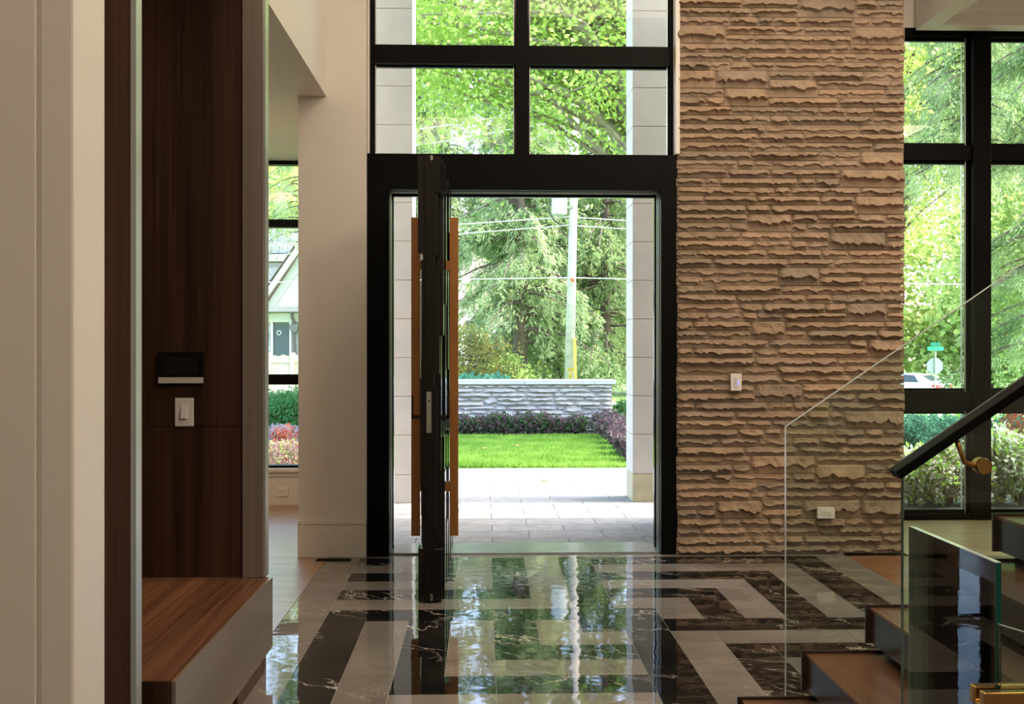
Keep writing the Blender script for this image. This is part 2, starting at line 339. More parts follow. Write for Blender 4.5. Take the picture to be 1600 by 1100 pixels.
# --- stone feature wall
sw = struct('wall_stone')
X0, X1 = ax(1062, 6.9), ax(1416, 6.9); YS = 6.955
B(X0 + .004, 2.96, YS, 7.12, 0, 5.7).box(1.75, 2.96, 7.12, 8.42, 0, 6.2).build('core', M['mortar'], sw)
def rock(x0, x1, z0, z1, yb, depth, rough, seed, up=.55, nmin=3, step=.02, rows=(0, .10, .34, None, .86, 1.0)):
    r = random.Random(seed); n = max(nmin, int((x1 - x0) / step)); h = z1 - z0
    big = h > .09
    ridge = up + r.uniform(-.08, .12); pk = []
    ph = r.random() * 50; base = depth * r.uniform(.75, 1.2)
    vs = []; xs = [x0 + (x1 - x0) * i / n for i in range(n + 1)]
    for i, x in enumerate(xs):
        e = min(1, min(i, n - i) / 1.2) * .75 + .25
        j = mnoise.noise(Vector((x * 16, ph, 0))) * .8 + mnoise.noise(Vector((x * 45, ph, 3))) * .6 + mnoise.noise(Vector((x * 95, ph, 7))) * .3
        rg = min(.86, max(.3, ridge + j * (.34 if not big else .26)))
        prof = [(0, .30), (.07, .55), (rg * .5, .72), (rg, 1.15), (min(.97, rg + .12), .42), (1.0, .22)]
        for q, (t, d) in enumerate(prof):
            zz = z1 - t * h
            dd = base * d * (e if q not in (0, 5) else 1) + (mnoise.noise(Vector((x * 28, zz * 34, ph))) * rough if 0 < q < 5 else 0)
            jx = (r.uniform(-1, 1) * step * .22 if 0 < i < n else 0)
            vs.append((x + jx, yb - max(.002, dd), zz))
    nr = 6; m = len(xs); fs = []
    for i in range(n):
        for q in range(nr - 1):
            a = i * nr + q; fs.append((a, a + 1, a + nr + 1, a + nr))
    # sides back to the wall
    bk = len(vs)
    for i in (0, n):
        vs += [(xs[i], yb + .004, z1), (xs[i], yb + .004, z0)]
    L = [0 * nr + q for q in range(nr)]; R = [n * nr + q for q in range(nr)]
    fs.append(tuple([bk] + [bk + 1] + L[::-1])); fs.append(tuple([bk + 2] + R + [bk + 3]))
    fs.append(tuple([bk] + [i * nr for i in range(m)] + [bk + 2])); fs.append(tuple([bk + 3] + [i * nr + nr - 1 for i in range(m - 1, -1, -1)] + [bk + 1]))
    mb = MB(); mb.add(vs, fs); return mb
RH = .0632; nrows = 64
rs = random.Random(11)
occ = [[] for _ in range(nrows + 1)]     # spans taken by two-course stones from the row below
plugs = [(1152, 597), (1291, 804)]
joint = .006; count = 0; stuff = MB()
for row in range(nrows):
    z0 = row * RH; x = X0; spans = sorted(occ[row])
    while x < X1 - .02:
        blk = next((s_ for s_ in spans if s_[0] - .001 <= x < s_[1]), None)
        if blk: x = blk[1]; continue
        nxt = min([s_[0] for s_ in spans if s_[0] > x] + [X1])
        L = rs.choice([.12, .17, .22, .28, .34, .40, .46, .55, .62]) * rs.uniform(.85, 1.15)
        if L > nxt - x - .09: L = nxt - x
        two = row < nrows - 1 and .22 < L < .50 and rs.random() < .16
        if two: occ[row + 1].append((x, x + L))
        ex0 = -.004 - rs.random() * .012 if x == X0 else joint / 2; ex1 = rs.uniform(0, .012) if abs(x + L - X1) < .001 else -joint / 2
        rk = rock(x + ex0, x + L + ex1, z0 + .003, z0 + RH * (2 if two else 1) - .003, YS, rs.choice([.018, .024, .030, .036]) if not two else .04, .010, row * 100 + count)
        if row < 62: rk.build('stone', M['stone'], sw); count += 1
        else: stuff.add(rk.v, rk.f)
        x += L
for row in range(nrows, 90):
    x = X0
    while x < X1 - .02:
        L = min(rs.uniform(.2, .6), X1 - x); rk = rock(x + .003, x + L - .003, row * RH + .003, (row + 1) * RH - .003, YS, .042, .01, row * 70 + int(x * 99), step=.06); stuff.add(rk.v, rk.f); x += L
stuff.build('upper_stones', M['stone'], sw, kind='stuff')
print('stones', count)
# plaster strip between window and stone
B(XR + .004, ax(577, 6.99), 6.965, 7.06, 2.82, 5.7).build('trim_1', M['trim'], kind='structure')
B(ax(1053.5, 6.99), ax(1061, 6.96), 6.93, 7.06, 2.82, 5.7).build('trim_2', M['trim'], kind='structure')
# --- door frame
Yd = 6.955; FX0, FX1 = ax(573.5, Yd), ax(1060, Yd); JX0, JX1 = ax(608, Yd), ax(1033, Yd)
FT = az(240.5, Yd); FB = az(296.5, Yd); YB = 7.30
df = struct('door_2')
MB().box(FX0, JX0, Yd, 7.12, 0, FT).build('jamb', M['black'], df, bev=.002)
MB().box(JX1, FX1, Yd, 7.12, 0, FT).build('jamb', M['black'], df, bev=.002)
MB().box(JX0, JX1, Yd, 7.12, FB, FT).build('header', M['black'], df, bev=.002)
e = .018
MB().box(FX0 + .02, JX0 - .01, 7.12, YB, 0, FB + .1).build('outer_jamb', M['black'], df)
MB().box(JX1 + .01, FX1 - .02, 7.12, YB, 0, FB + .1).build('outer_jamb', M['black'], df)
MB().box(JX0 - .01, JX1 + .01, 7.12, YB, FB + .01, FT).build('outer_header', M['black'], df)
for (y0, y1) in ((7.04, 7.052), (7.10, 7.112), (7.21, 7.222)):
    MB().box(JX0, JX0 + .006, y0, y1, .01, FB).box(JX1 - .006, JX1, y0, y1, .01, FB).box(JX0, JX1, y0, y1, FB - .006, FB).build('seal_strip', M['alu'], df)
MB().box(JX0 + .0, JX0 + .013, 7.16, 7.20, .01, FB).box(JX1 - .013, JX1 + .01, 7.16, 7.20, .01, FB).box(JX0, JX1, 7.16, 7.20, FB - .02, FB + .01).build('stop', M['blackg'], df)
tag(B(JX0 + .001, JX1 - .001, 7.0, 7.36, -.05, .012).build('trim_3', M['sill'], bev=.004), kind='structure')
tag(B(JX0 + .001, JX1 - .001, 6.966, 7.0, -.01, .001).build('trim_4', M['gry']), kind='structure')
# --- window over the door
Yw = 7.03
w1 = struct('window_1')
wx0, wx1 = ax(577, Yw), ax(1053, Yw); WT = 5.6
fx0, fx1 = ax(583, Yw), ax(1047, Yw)
MB().box(wx0, fx0, Yw, Yw + .13, FT, WT).build('frame', M['black'], w1)
MB().box(fx1, wx1, Yw, Yw + .13, FT, WT).build('frame', M['black'], w1)
MB().box(fx0, fx1, Yw, Yw + .13, WT - .06, WT).build('frame', M['black'], w1)
mx0, mx1 = ax(806, Yw), ax(825, Yw)
MB().box(mx0, mx1, Yw - .005, Yw + .13, FT, WT - .06).build('mullion', M['black'], w1)
bars = [(az(100, Yw), az(71, Yw)), (az(-210, Yw), az(-238, Yw))]
for z0, z1 in bars:
    MB().box(fx0, mx0, Yw - .004, Yw + .13, z0, z1).build('transom_bar', M['black'], w1)
    MB().box(mx1, fx1, Yw - .004, Yw + .13, z0, z1).build('transom_bar', M['black'], w1)
zs = [FT] + [v for b_ in bars for v in b_] + [WT - .06]
def sash(mbx, x0, x1, z0, z1, y, t=.012, d=.02):
    return mbx.box(x0, x0 + t, y, y + d, z0, z1).box(x1 - t, x1, y, y + d, z0, z1).box(x0, x1, y, y + d, z0, z0 + t).box(x0, x1, y, y + d, z1 - t, z1)
for i in range(0, len(zs), 2):
    for a, b in ((fx0, mx0), (mx1, fx1)):
        s_ = sash(MB(), a, b, zs[i], zs[i + 1], Yw + .055).build('glazing_bead', M['blackg'], w1)
        B(a + .002, b - .002, Yw + .062, Yw + .068, zs[i] + .002, zs[i + 1] - .002).build('pane', M['pane'], w1)
        MB().box(a + .012, a + .016, Yw + .03, Yw + .06, zs[i], zs[i + 1]).box(b - .016, b - .012, Yw + .03, Yw + .06, zs[i], zs[i + 1]).build('spacer', M['alu'], w1)
# --- left room window and wall under it
YL = 9.28
ws = struct('wall_window_left')
lw0, lw1 = -2.75, -1.50
zb, zt = az(732, YL, 440), 3.205
B(-3.75, lw0, YL, YL + .2, 0, 3.21).box(lw1, -1.25, YL, YL + .2, 0, 3.21).box(lw0, lw1, YL, YL + .2, 0, zb - .03).build('wall_panel', W, ws)
B(lw0 - .03, lw1 + .03, YL - .03, YL + .2, zb - .03, zb).build('sill_board', M['trim'], ws, bev=.003)
B(-3.75, -1.46, YL - .012, YL, az(742, YL, 440) - .01, az(742, YL, 440) + .004).build('trim_line', M['trim'], ws)
w2 = struct('window_2')
def zL(y): return az(y, YL + .06, 440)
for a, b in ((zb, zL(727)), (zL(601), zL(585)), (zL(355), zL(343)), (zL(257), zt)):
    B(lw0 + .05, lw1 - .05, YL + .05, YL + .15, a, b).build('rail', M['black'], w2)
B(lw0, lw0 + .05, YL + .05, YL + .15, zb, zt).build('frame', M['black'], w2)
B(lw1 - .05, lw1, YL + .05, YL + .15, zb, zt).build('frame', M['black'], w2)
for a, b in ((zL(727), zL(601)), (zL(585), zL(355)), (zL(343), zL(257))):
    B(lw0 + .05, lw1 - .05, YL + .10, YL + .106, a, b).build('pane', M['pane'], w2)
# --- right bay window
YR = 8.30
w3 = struct('window_3')
def zR(y): return az(y, YR, 1500)
rx = lambda p: ax(p, YR)
R0, R1 = 2.965, 5.95
zt3, zb3 = zR(57), zR(815)
vb = [(rx(1518), rx(1546)), (rx(1760), rx(1788))]
hb = [(zb3 - .02, zR(803)), (zR(642), zR(612)), (zR(250), zR(227)), (zR(57), zR(44))]
B(R0, rx(1400), YR, YR + .14, zb3 - .02, zt3).build('frame', M['black'], w3)
for a, b in vb: B(a, b, YR - .03, YR + .14, 0, zt3 + .06).build('mullion', M['black'], w3)
B(vb[0][1] - .008, vb[0][1] - .004, YR - .033, YR - .03, 0, zt3).build('mullion_edge', M['blackg'], w3)
segs = [(rx(1400), vb[0][0]), (vb[0][1], vb[1][0]), (vb[1][1], R1)]
for x0, x1 in segs:
    for a, b in hb: B(x0, x1, YR, YR + .14, a, b).build('rail', M['black'], w3)
    for i in range(3):
        a, b = hb[i][1], hb[i + 1][0]
        B(x0 + .001, x1 - .001, YR + .08, YR + .086, a, b).build('pane', M['pane'], w3)
        sash(MB(), x0, x1, a, b, YR + .05, .028, .03).build('sash', M['black'], w3)
        MB().box(x1 - .036, x1 - .03, YR + .04, YR + .06, a, b).box(x1 - .055, x1 - .048, YR + .06, YR + .08, a, b).build('spacer', M['alu'], w3)
B(2.965, 6.0, YR, YR + .15, zt3 + .07, 5.7).build('wall_over_window', W, kind='structure')
B(2.965, 6.0, YR - .01, YR + .15, -.1, .002).build('trim_5', M['black'], kind='structure')
# coffered dropped ceiling over the stair room
CZ = zR(51.5); cx0 = ax(1426, YR); cy1 = YR - .06
cf = struct('ceiling_coffered')
def ring(x0, x1, y0, y1, t, z0, z1):
    return MB().box(x0, x0 + t, y0, y1, z0, z1).box(x1 - t, x1, y0, y1, z0, z1).box(x0 + t, x1 - t, y1 - t, y1, z0, z1).box(x0 + t, x1 - t, y0, y0 + t, z0, z1)
ring(cx0, 5.95, 2.2, cy1, .15, CZ, CZ + .55).build('outer_border', M['ceiling'], cf)
ring(cx0 + .15, 5.80, 2.35, cy1 - .15, .15, CZ + .089, CZ + .55).build('middle_step', M['ceiling'], cf)
ring(cx0 + .30, 5.65, 2.50, cy1 - .30, .22, CZ + .155, CZ + .55).build('inner_step', M['ceiling'], cf)
B(cx0 + .5, 5.45, 2.7, cy1 - .5, CZ + .22, CZ + .55).build('coffer_panel', M['ceiling'], cf)
B(-1.29, 1.9, 7.3, 9.05, 5.95, 6.15).build('porch_sky_blocker', M['ceiling'], kind='structure')  # unseen slab added to keep sky light off the columns and paving
# ================================================================ THINGS INDOORS
# --- pivot door standing open
dX = ax(679, 5.72) ; dX = -.307
D0, D1 = 5.66, 7.50; DT = az(243.5, 5.66)
door = struct('door_1', (dX, 7.1, 0))
MB().box(dX - .029, dX + .029, D0, D1, .006, DT).build('slab', M['doorwood'], door, bev=.002)
rd = random.Random(5)
def boards(side, face):
    # upright boards of uneven length and depth along the leaf
    ys = [D0 - .0, D0 + .11, D0 + .30, D0 + .44, D0 + .66, D0 + .80, D0 + 1.02, D0 + 1.16, D0 + 1.38, D0 + 1.52, D0 + 1.84]
    for i in range(len(ys) - 1):
        z = .008; k = 0
        segs_ = {0: ([(.008, az(857, D0)), (az(840, D0), az(602, D0)), (az(585, D0), az(420, D0)), (az(400, D0), az(302, D0)), (az(302, D0), DT)] if side > 0 else
                     [(.008, az(856, D0)), (az(850, D0), az(765, D0)), (az(755, D0), az(590, D0)), (az(560, D0), az(405, D0)), (az(395, D0), DT)])}.get(i)
        if segs_ is None:
            segs_ = []; 
            while z < DT - .05:
                L = rd.uniform(.35, .95); L = min(L, DT - z)
                if DT - z - L < .2: L = DT - z
                segs_.append((z, z + L)); z += L
        for q, (a, b) in enumerate(segs_):
            if i == 0: t = {1: [.042, .020, .030, .020, .036], -1: [.034, .016, .024, .016, .036]}[side][q]
            else: t = ([.020, .046, .033, .055] if side > 0 else [.012, .026, .018, .030])[(q * 3 + i * 2 + (side > 0)) % 4]
            x0 = dX + (.029 if side > 0 else -.029); x1 = x0 + side * t
            MB().box(min(x0, x1), max(x0, x1), ys[i] + .004, ys[i + 1] - .004, a + .002, min(b, DT) - .002).build('board', M['doorface'], door, bev=.0015)
boards(1, 0); boards(-1, 0)
# long bronze pulls
yb0 = 6.02
zt_, zb_ = az(340, yb0), az(837, yb0)
for s, (pa, pb) in ((-1, (642.5, 656)), (1, (702.5, 716))):
    x0, x1 = ax(pa, yb0), ax(pb, yb0)
    o = MB().box(x0, x1, yb0, yb0 + .04, zb_, zt_).build('pull_bar', M['bronze'], door, bev=.001)
    for py in (415, 760):
        z = az(py, yb0); xi = dX + (.029 if s > 0 else -.029)
        MB().box(min(x1 if s < 0 else xi, xi if s < 0 else x0), max(x1 if s < 0 else xi, xi if s < 0 else x0), yb0 + .002, yb0 + .038, z - .028, z + .028).build('standoff', M['bronze'], o)
# levers
for s, (pa, pb) in ((-1, (643, 657)), (1, (686, 701))):
    y = D0 + .09; x_out = ax(pa if s < 0 else pb, y); xi = dX + (.029 if s > 0 else -.029); z = az(651.5, y)
    MB().box(min(x_out, xi), max(x_out, xi), y, y + .018, z - .011, z + .011).box(min(x_out, x_out - s * .010), max(x_out, x_out - s * .010), y, y + .02, z - .011, az(618, y)).build('lever_handle', M['blackg'], door, bev=.002)
lp = MB().box(ax(666.5, D0), ax(674, D0), D0 - .003, D0 + .002, az(676, D0), az(612, D0)).build('lock_plate', M['steel'], door)
mb = MB(); xm = ax(670.3, D0)
for py, h, r_ in ((626, .006, .005), (637, .004, .003), (650, .003, .002), (662, .004, .003), (615, .002, .002), (673, .002, .002)): disc(mb, (xm, D0 - .0031, az(py, D0)), 'y', r_, r_, -.001, 10)
mb.build('keyhole', M['blackg'], lp)
for py in (247, 933):
    z = az(py, D0); fb = MB(); 
    pts = [(xm + .013 * math.cos(t) * .55 + .015, z + (.024 if py < 500 else .036) * math.sin(t) * .6) for t in [2 * PI * i / 16 for i in range(16)]]
    fb.prism(pts, 'y', D0 - .002, D0 + .002); f_ = fb.build('flush_bolt', M['steel'], door)
    MB().box(xm + .0128, xm + .0172, D0 - .003, D0 - .0015, z - .009, z + .006).build('bolt_slot', M['blackg'], f_)
# --- bench
YF, YN = 4.5, 3.09
bx1 = ax(426, YF); bt = az(901.5, YF, 420); bb = az(1010, YF, 420); bx0 = -1.545
bench = thing('bench', (-1.25, 3.8, 0), 'low floating walnut bench with a front board greyed for glare, set in the dark wood niche', 'bench')
B(bx0, bx1 - .012, YN + .012, YF + .0, bt - .03, bt).build('seat', M['seat'], bench, label='warm brown striped walnut seat top')
B(bx1 - .012, bx1, YN, YF, bb, bt + .001).build('front_board', M['taupe'], bench, label='brown front board with grey glare in its colour')
B(bx0, bx1 - .012, YN, YN + .012, bb, bt + .001).build('end_board', M['walnut'], bench, label='dark walnut end board')
B(bx0, bx1 - .012, YN + .012, YF, bb, bt - .03).build('box', M['walnut'], bench)
B(bx0, ax(410, 4.45), YF - .50, YF - .03, 0, bb).build('plinth', M['walnut2'], bench)
# --- tall cabinet niche
cab = thing('niche_cabinet', (-1.3, 4.5, 0), 'tall dark walnut niche panelling behind and above the bench', 'cabinet')
px0, px1 = ax(222, YF), ax(380, YF); CT = 3.205
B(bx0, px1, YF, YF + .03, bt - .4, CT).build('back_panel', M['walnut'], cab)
for py in (665,): B(bx0, px1, YF - .0006, YF, az(py, YF) - .001, az(py, YF) + .001).build('panel_seam', M['blackg'], cab)
B(px1, ax(410, YF - .012), YF - .012, YF + .05, bt + .002, CT).build('side_stile', M['taupez'], cab, label='brown upright at the niche edge, grey glare in its colour')
B(ax(410, YF - .014), ax(414.5, YF - .014), YF - .014, YF + .055, bt + .002, CT).build('metal_edge', M['alu'], cab, label='thin pale metal edge strip')
B(ax(386, YF), ax(412, YF), YF + .002, YF + .05, 0, bt - .002).build('lower_stile', M['walnut2'], cab)
B(bx0 - .02, bx0, 3.0, YF + .03, 0, CT).build('side_panel', M['walnut'], cab)
Yn = 2.9
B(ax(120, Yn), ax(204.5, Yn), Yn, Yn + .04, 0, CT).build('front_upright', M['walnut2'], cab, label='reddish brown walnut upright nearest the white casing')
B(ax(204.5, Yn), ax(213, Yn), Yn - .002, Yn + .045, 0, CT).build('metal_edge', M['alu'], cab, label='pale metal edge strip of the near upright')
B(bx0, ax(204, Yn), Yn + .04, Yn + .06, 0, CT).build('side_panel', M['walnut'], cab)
# intercom and switch on the niche back
ic = thing('intercom_screen', at(285, 574, YF), 'black wall intercom touch screen with a silver bar, on the dark niche panel', 'intercom')
P = lambda px, py, Y: at(px, py, Y)
def pbox(px0_, px1_, py0, py1, Y0, Y1, Yp): return MB().box(ax(px0_, Yp), ax(px1_, Yp), Y0, Y1, az(py1, Yp), az(py0, Yp))
pbox(250, 320, 550, 598, YF - .022, YF - .0005, YF).build('housing', M['blackg'], ic, bev=.002)
pbox(259, 311, 557, 585, YF - .0235, YF - .0222, YF).build('screen', plain('screen_glass', (.012, .012, .012), .05), ic)
pbox(250, 320, 589, 598, YF - .0245, YF - .0222, YF).build('speaker_bar', plain('silver_plastic', (.62, .60, .58), .4), ic, label='silver grey lower bar')
sw_ = thing('light_switch', at(288, 643, YF), 'white rocker light switch on the dark wood below the intercom screen', 'switch')
pbox(274, 303, 621, 665, YF - .008, YF - .0005, YF).build('plate', M['white'], sw_, bev=.002)
rk_ = pbox(283, 293.5, 632, 653.5, YF - .011, YF - .0082, YF).build('surround', M['white'], sw_)
x0, x1, z0, z1 = ax(284, YF), ax(292.7, YF), az(652.5, YF), az(633, YF)
MB().prism([(YF - .011, z0), (YF - .019, z0), (YF - .012, z1), (YF - .011, z1)], 'x', x0, x1).build('rocker', M['white'], sw_, bev=.0006)
# dimmer and outlets
dm = thing('dimmer_switch', at(1151, 597, 6.90), 'white dimmer keypad with a small blue light on the stone wall', 'switch')
Yk = 6.895
pbox(1142, 1159, 584, 611, Yk, Yk + .03, Yk).build('plate', M['white'], dm, bev=.002)
pbox(1146.5, 1155, 589.5, 605, Yk - .003, Yk - .0002, Yk).build('control', M['white'], dm)
mb = MB()
for i in range(7): z = az(591.5 + i * 1.8, Yk); mb.box(ax(1147.2, Yk), ax(1151.4, Yk), Yk - .0035, Yk - .003, z - .0008, z + .0008)
mb.build('button_row', M['greyp'], dm)
mm, nt, b_ = new_mat('blue_indicator'); b_.inputs['Base Color'].default_value = (.05, .1, 1, 1); b_.inputs['Emission Color'].default_value = (.12, .16, 1, 1); b_.inputs['Emission Strength'].default_value = 2
pbox(1152.6, 1154, 594.5, 603, Yk - .004, Yk - .003, Yk).build('indicator', mm, dm, label='blue indicator light')
def outlet(nm, px0_, px1_, py0, py1, Yp, label):
    t = thing(nm, at((px0_ + px1_) / 2, (py0 + py1) / 2, Yp), label, 'outlet')
    pbox(px0_, px1_, py0, py1, Yp, Yp + .03 if Yp < 8 else Yp + .008, Yp).build('plate', M['white'], t, bev=.0015)
    w_ = px1_ - px0_; h_ = py1 - py0
    pbox(px0_ + w_ * .2, px1_ - w_ * .2, py0 + h_ * .3, py1 - h_ * .3, Yp - .002, Yp - .0001, Yp).build('socket_face', M['trim'], t)
    mb = MB()
    for u in (.36, .64):
        for dx_, dy_ in ((-.05, -.07), (-.05, .07), (.05, 0)):
            X = ax(px0_ + w_ * (u + dx_), Yp); Z = az(py0 + h_ * (.5 + dy_), Yp); mb.box(X - .003, X + .003, Yp - .0026, Yp - .002, Z - .0015, Z + .0015)
    mb.build('slot', M['greyp'], t)
outlet('wall_outlet', 1277.5, 1304.5, 796, 813, 6.895, 'white double outlet low on the stone wall, seen through the stair glass')
outlet('wall_outlet', 429.5, 450, 759, 774, YL - .008, 'white double outlet on the low wall under the left window')
vent = thing('floor_vent', (ax(521, 6.86), 6.86, 0), 'narrow dark slotted floor vent at the foot of the white wall', 'vent')
va, vb_ = ax(494, 6.83), ax(548, 6.83); vy0, vy1 = 6.80, 6.87
MB().box(va, vb_, vy0, vy1, .0005, .0015).build('pan', M['blackg'], vent)
MB().box(va, vb_, vy0, vy0 + .008, .0005, .005).box(va, vb_, vy1 - .008, vy1, .0005, .005).box(va, va + .008, vy0, vy1, .0005, .005).box(vb_ - .008, vb_, vy0, vy1, .0005, .005).build('rim', M['black'], vent)
for i in range(5):
    y = vy0 + .014 + i * .0105; MB().box(va + .008, vb_ - .008, y, y + .004, .0015, .004).build('slat', M['black'], vent)
# --- staircase
YST = 3.61; YSN = 2.56; rise, going = .1668, .2368; sx = ax(1158, YST)
stair = thing('staircase', (sx + .6, 3.1, 0), 'floating walnut box-tread staircase rising to the right behind glass', 'staircase')
for k in range(9):
    z1 = rise * (k + 1) if k else rise; x0 = sx + k * going; z0 = z1 - .127
    if k == 0: z0 = .0405
    x1 = x0 + going + .30
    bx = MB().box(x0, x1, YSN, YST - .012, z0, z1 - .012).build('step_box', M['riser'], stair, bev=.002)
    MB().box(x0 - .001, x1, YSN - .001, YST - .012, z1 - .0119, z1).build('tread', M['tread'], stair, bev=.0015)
    MB().box(x0 - .016, x1, YST - .010, YST, z0 - .004, z1 + .010).build('end_plate', M['riser'], stair, bev=.001)
    sx0 = x0 + .05
    MB().box(sx0, x1 - .02, YSN + .05, YST - .04, z0 - .0405 if k else 0, z0).build('recessed_support', M['blackg'], stair)
# --- stair glass
def pane_poly(nm, pts, Y0, Y1, lab, grp=None, edge_l='gedgel'):
    # pts (x,z) outline; faces in clear glass, edge faces as green strips
    t = thing(nm, (pts[0][0], Y0, 0), lab, 'glass balustrade', grp)
    MB().prism(pts, 'y', Y0, Y1).build('glass_sheet', M['sglass'], t)
    n = len(pts); e = .0012
    for i in range(n):
        a = Vector((pts[i][0], 0, pts[i][1])); b = Vector((pts[(i + 1) % n][0], 0, pts[(i + 1) % n][1])); d = (b - a).normalized(); nn = Vector((d.z, 0, -d.x))
        q = [a, b, b + nn * e, a + nn * e]
        vs = [(v.x, y, v.z) for y in (Y0, Y1) for v in q]
        MB().add(vs, [(0, 1, 2, 3), (4, 5, 6, 7), (0, 1, 5, 4), (1, 2, 6, 5), (2, 3, 7, 6), (3, 0, 4, 7)]).build('polished_edge', M[edge_l], t)
    return t
Yg = 3.65; gx = ax(1228.5, Yg); gz = az(668, Yg); gxe = 3.2; gsl = .68
pane_poly('glass_balustrade', [(gx, 0.002), (gxe, .002), (gxe, gz + (gxe - gx) * gsl), (gx, gz)], Yg, Yg + .015, 'clear glass balustrade on the far side of the stairs, standing before the stone wall')
Yh = 2.48; hx = ax(1412, Yh); hz = az(722, Yh)
pane_poly('glass_balustrade', [(hx, .002), (2.7, .002), (2.7, hz + (2.7 - hx) * gsl), (hx, hz)], Yh, Yh + .014, 'clear glass balustrade on the near side of the stairs, carrying the black handrail', edge_l='gedged')
# handrail
Yr = 2.42; ra = at(1398, 741, Yr); rb = at(1640, 741 - 242 * .685, Yr)
hr = thing('handrail', ra, 'black sloping stair handrail on brass brackets', 'handrail')
dr = (rb - ra).normalized(); up_ = Vector((-dr.z, 0, dr.x))
def rail_box(a, b, y0, y1, h0, h1):
    vs = [p + up_ * h + Vector((0, y - a.y, 0)) for p in (a, b) for y in (y0, y1) for h in (h0, h1)]
    return MB().add(vs, [(0, 1, 3, 2), (4, 6, 7, 5), (0, 4, 5, 1), (2, 3, 7, 6), (0, 2, 6, 4), (1, 5, 7, 3)])
rail_box(ra, rb + dr * 1.15, Yr - .024, Yr + .024, -.012, .012).build('rail', M['black'], hr, bev=.003)
c0 = at(1531, 727, Yh - .004); q0 = at(1492, 689, Yr); q1 = at(1507, 722, Yr + .004); q2 = at(1522, 727, Yh - .02)
br = MB().tube([q0 + Vector((0, 0, .012)), q1, q2, c0], [.006, .006, .0075, .008], 12).build('bracket_arm', M['brass'], hr, smooth=True, label='bent brass bracket arm')
mb = MB(); disc(mb, (c0.x, Yh - .03, c0.z), 'y', .019, .021, .008, 28); disc(mb, (c0.x, Yh - .022, c0.z), 'y', .021, .021, .0215, 28); mb.build('bracket_disc', M['brass'], br)
# guard panel in the depth direction
Yg0, Yg1 = 1.99, 2.40; gX = ax(1420, 2.40); gT = az(823, 2.40, 1420)
gp = thing('glass_guard', (gX, 2.2, 0), 'short green-edged glass guard panel standing square to the stairs, in front', 'glass balustrade')
B(gX, gX + .012, Yg0, Yg1, .45, gT).build('glass_sheet', M['sglass'], gp)
MB().box(gX, gX + .012, Yg0 - .0015, Yg0, .45, gT).build('polished_edge', M['gedge'], gp, label='dark green near edge')
MB().box(gX, gX + .012, Yg0, Yg1, gT, gT + .0015).build('polished_edge', M['gedgel'], gp)
MB().box(gX, gX + .012, Yg1, Yg1 + .0015, .45, gT).build('polished_edge', M['gedgel'], gp)
gp2 = thing('glass_guard', (gX + .05, 2.0, 0), 'lower glass guard panel at the right frame edge, held by the brass clamp', 'glass balustrade')
x2 = ax(1561, 1.98); za, zb2 = az(976, 1.98, 1560), az(1087, 1.98, 1560)
MB().prism([(x2, zb2), (x2 + .5, zb2), (x2 + .5, za - .3 * .5), (x2, za)], 'y', 1.975, 1.985).build('glass_sheet', M['sglass'], gp2)
MB().prism([(x2, za), (x2 + .5, za - .15), (x2 + .5, za - .1485), (x2, za + .0015)], 'y', 1.975, 1.985).build('polished_edge', M['gedgel'], gp2)
cl = thing('glass_clamp', at(1570, 1090, 1.96), 'square brass clamp gripping the foot of the glass guard', 'clamp')
xa, xb = ax(1538, 1.95), ax(1640, 1.95); zc0, zc1 = az(1112, 1.95, 1560), az(1083, 1.95, 1560)
MB().box(xa, xb, 1.95, 1.972, zc0, zc1).build('front_jaw', M['brass'], cl, bev=.003)
MB().box(xa, xb, 1.99, 2.012, zc0, zc1).box(xa, xb, 1.972, 1.99, zc0, zc0 + .01).build('back_jaw', M['brass'], cl, bev=.003)
MB().box(xa + .01, xb - .01, 1.955, 2.01, 0, zc0).build('post', M['brass'], cl)
# lamp glow in the left room: small round downlight near the ceiling of the passage
dl = thing('downlight', (-2.1, 8.5, 3.2), 'small warm recessed downlight in the passage ceiling', 'lamp')
me_, nt, b_ = new_mat('warm_lamp'); b_.inputs['Emission Color'].default_value = (1, .62, .3, 1); b_.inputs['Emission Strength'].default_value = 14
mb = MB(); disc(mb, (-2.1, 8.6, 3.2), 'z', .04, .04, .008, 20); mb.build('lens', me_, dl)
mb = MB(); disc(mb, (-2.1, 8.6, 3.204), 'z', .055, .055, .005, 20); mb.build('ring', M['white'], dl)
# ================================================================ OUTDOORS
rng = np.random.default_rng(3)
def norm(a): return a / np.maximum(np.linalg.norm(a, axis=1, keepdims=True), 1e-9)
def leafmesh(name, P, D, L, Wd, mat, parent=None, fold=.25, **kw):
    n = len(P); D = norm(D); R = rng.normal(size=(n, 3)); Sd = norm(np.cross(D, R)); Nn = np.cross(D, Sd)
    L = np.broadcast_to(np.asarray(L, float).reshape(-1, 1), (n, 1)) * rng.uniform(.7, 1.3, (n, 1)); Wd = np.broadcast_to(np.asarray(Wd, float).reshape(-1, 1), (n, 1)) * rng.uniform(.75, 1.25, (n, 1))
    a = P; b = P + D * L * .45 + Sd * Wd * .5 + Nn * Wd * fold; c = P + D * L; d = P + D * L * .45 - Sd * Wd * .5 + Nn * Wd * fold
    V = np.stack([a, b, c, d], 1).reshape(-1, 3).astype(np.float32)
    me = bpy.data.meshes.new(name); me.vertices.add(4 * n); me.vertices.foreach_set('co', V.ravel())
    me.loops.add(4 * n); me.loops.foreach_set('vertex_index', np.arange(4 * n, dtype=np.int32))
    me.polygons.add(n); me.polygons.foreach_set('loop_start', np.arange(0, 4 * n, 4, dtype=np.int32))
    me.update(calc_edges=True); me.materials.append(mat)
    return link(name, me, parent, **kw)
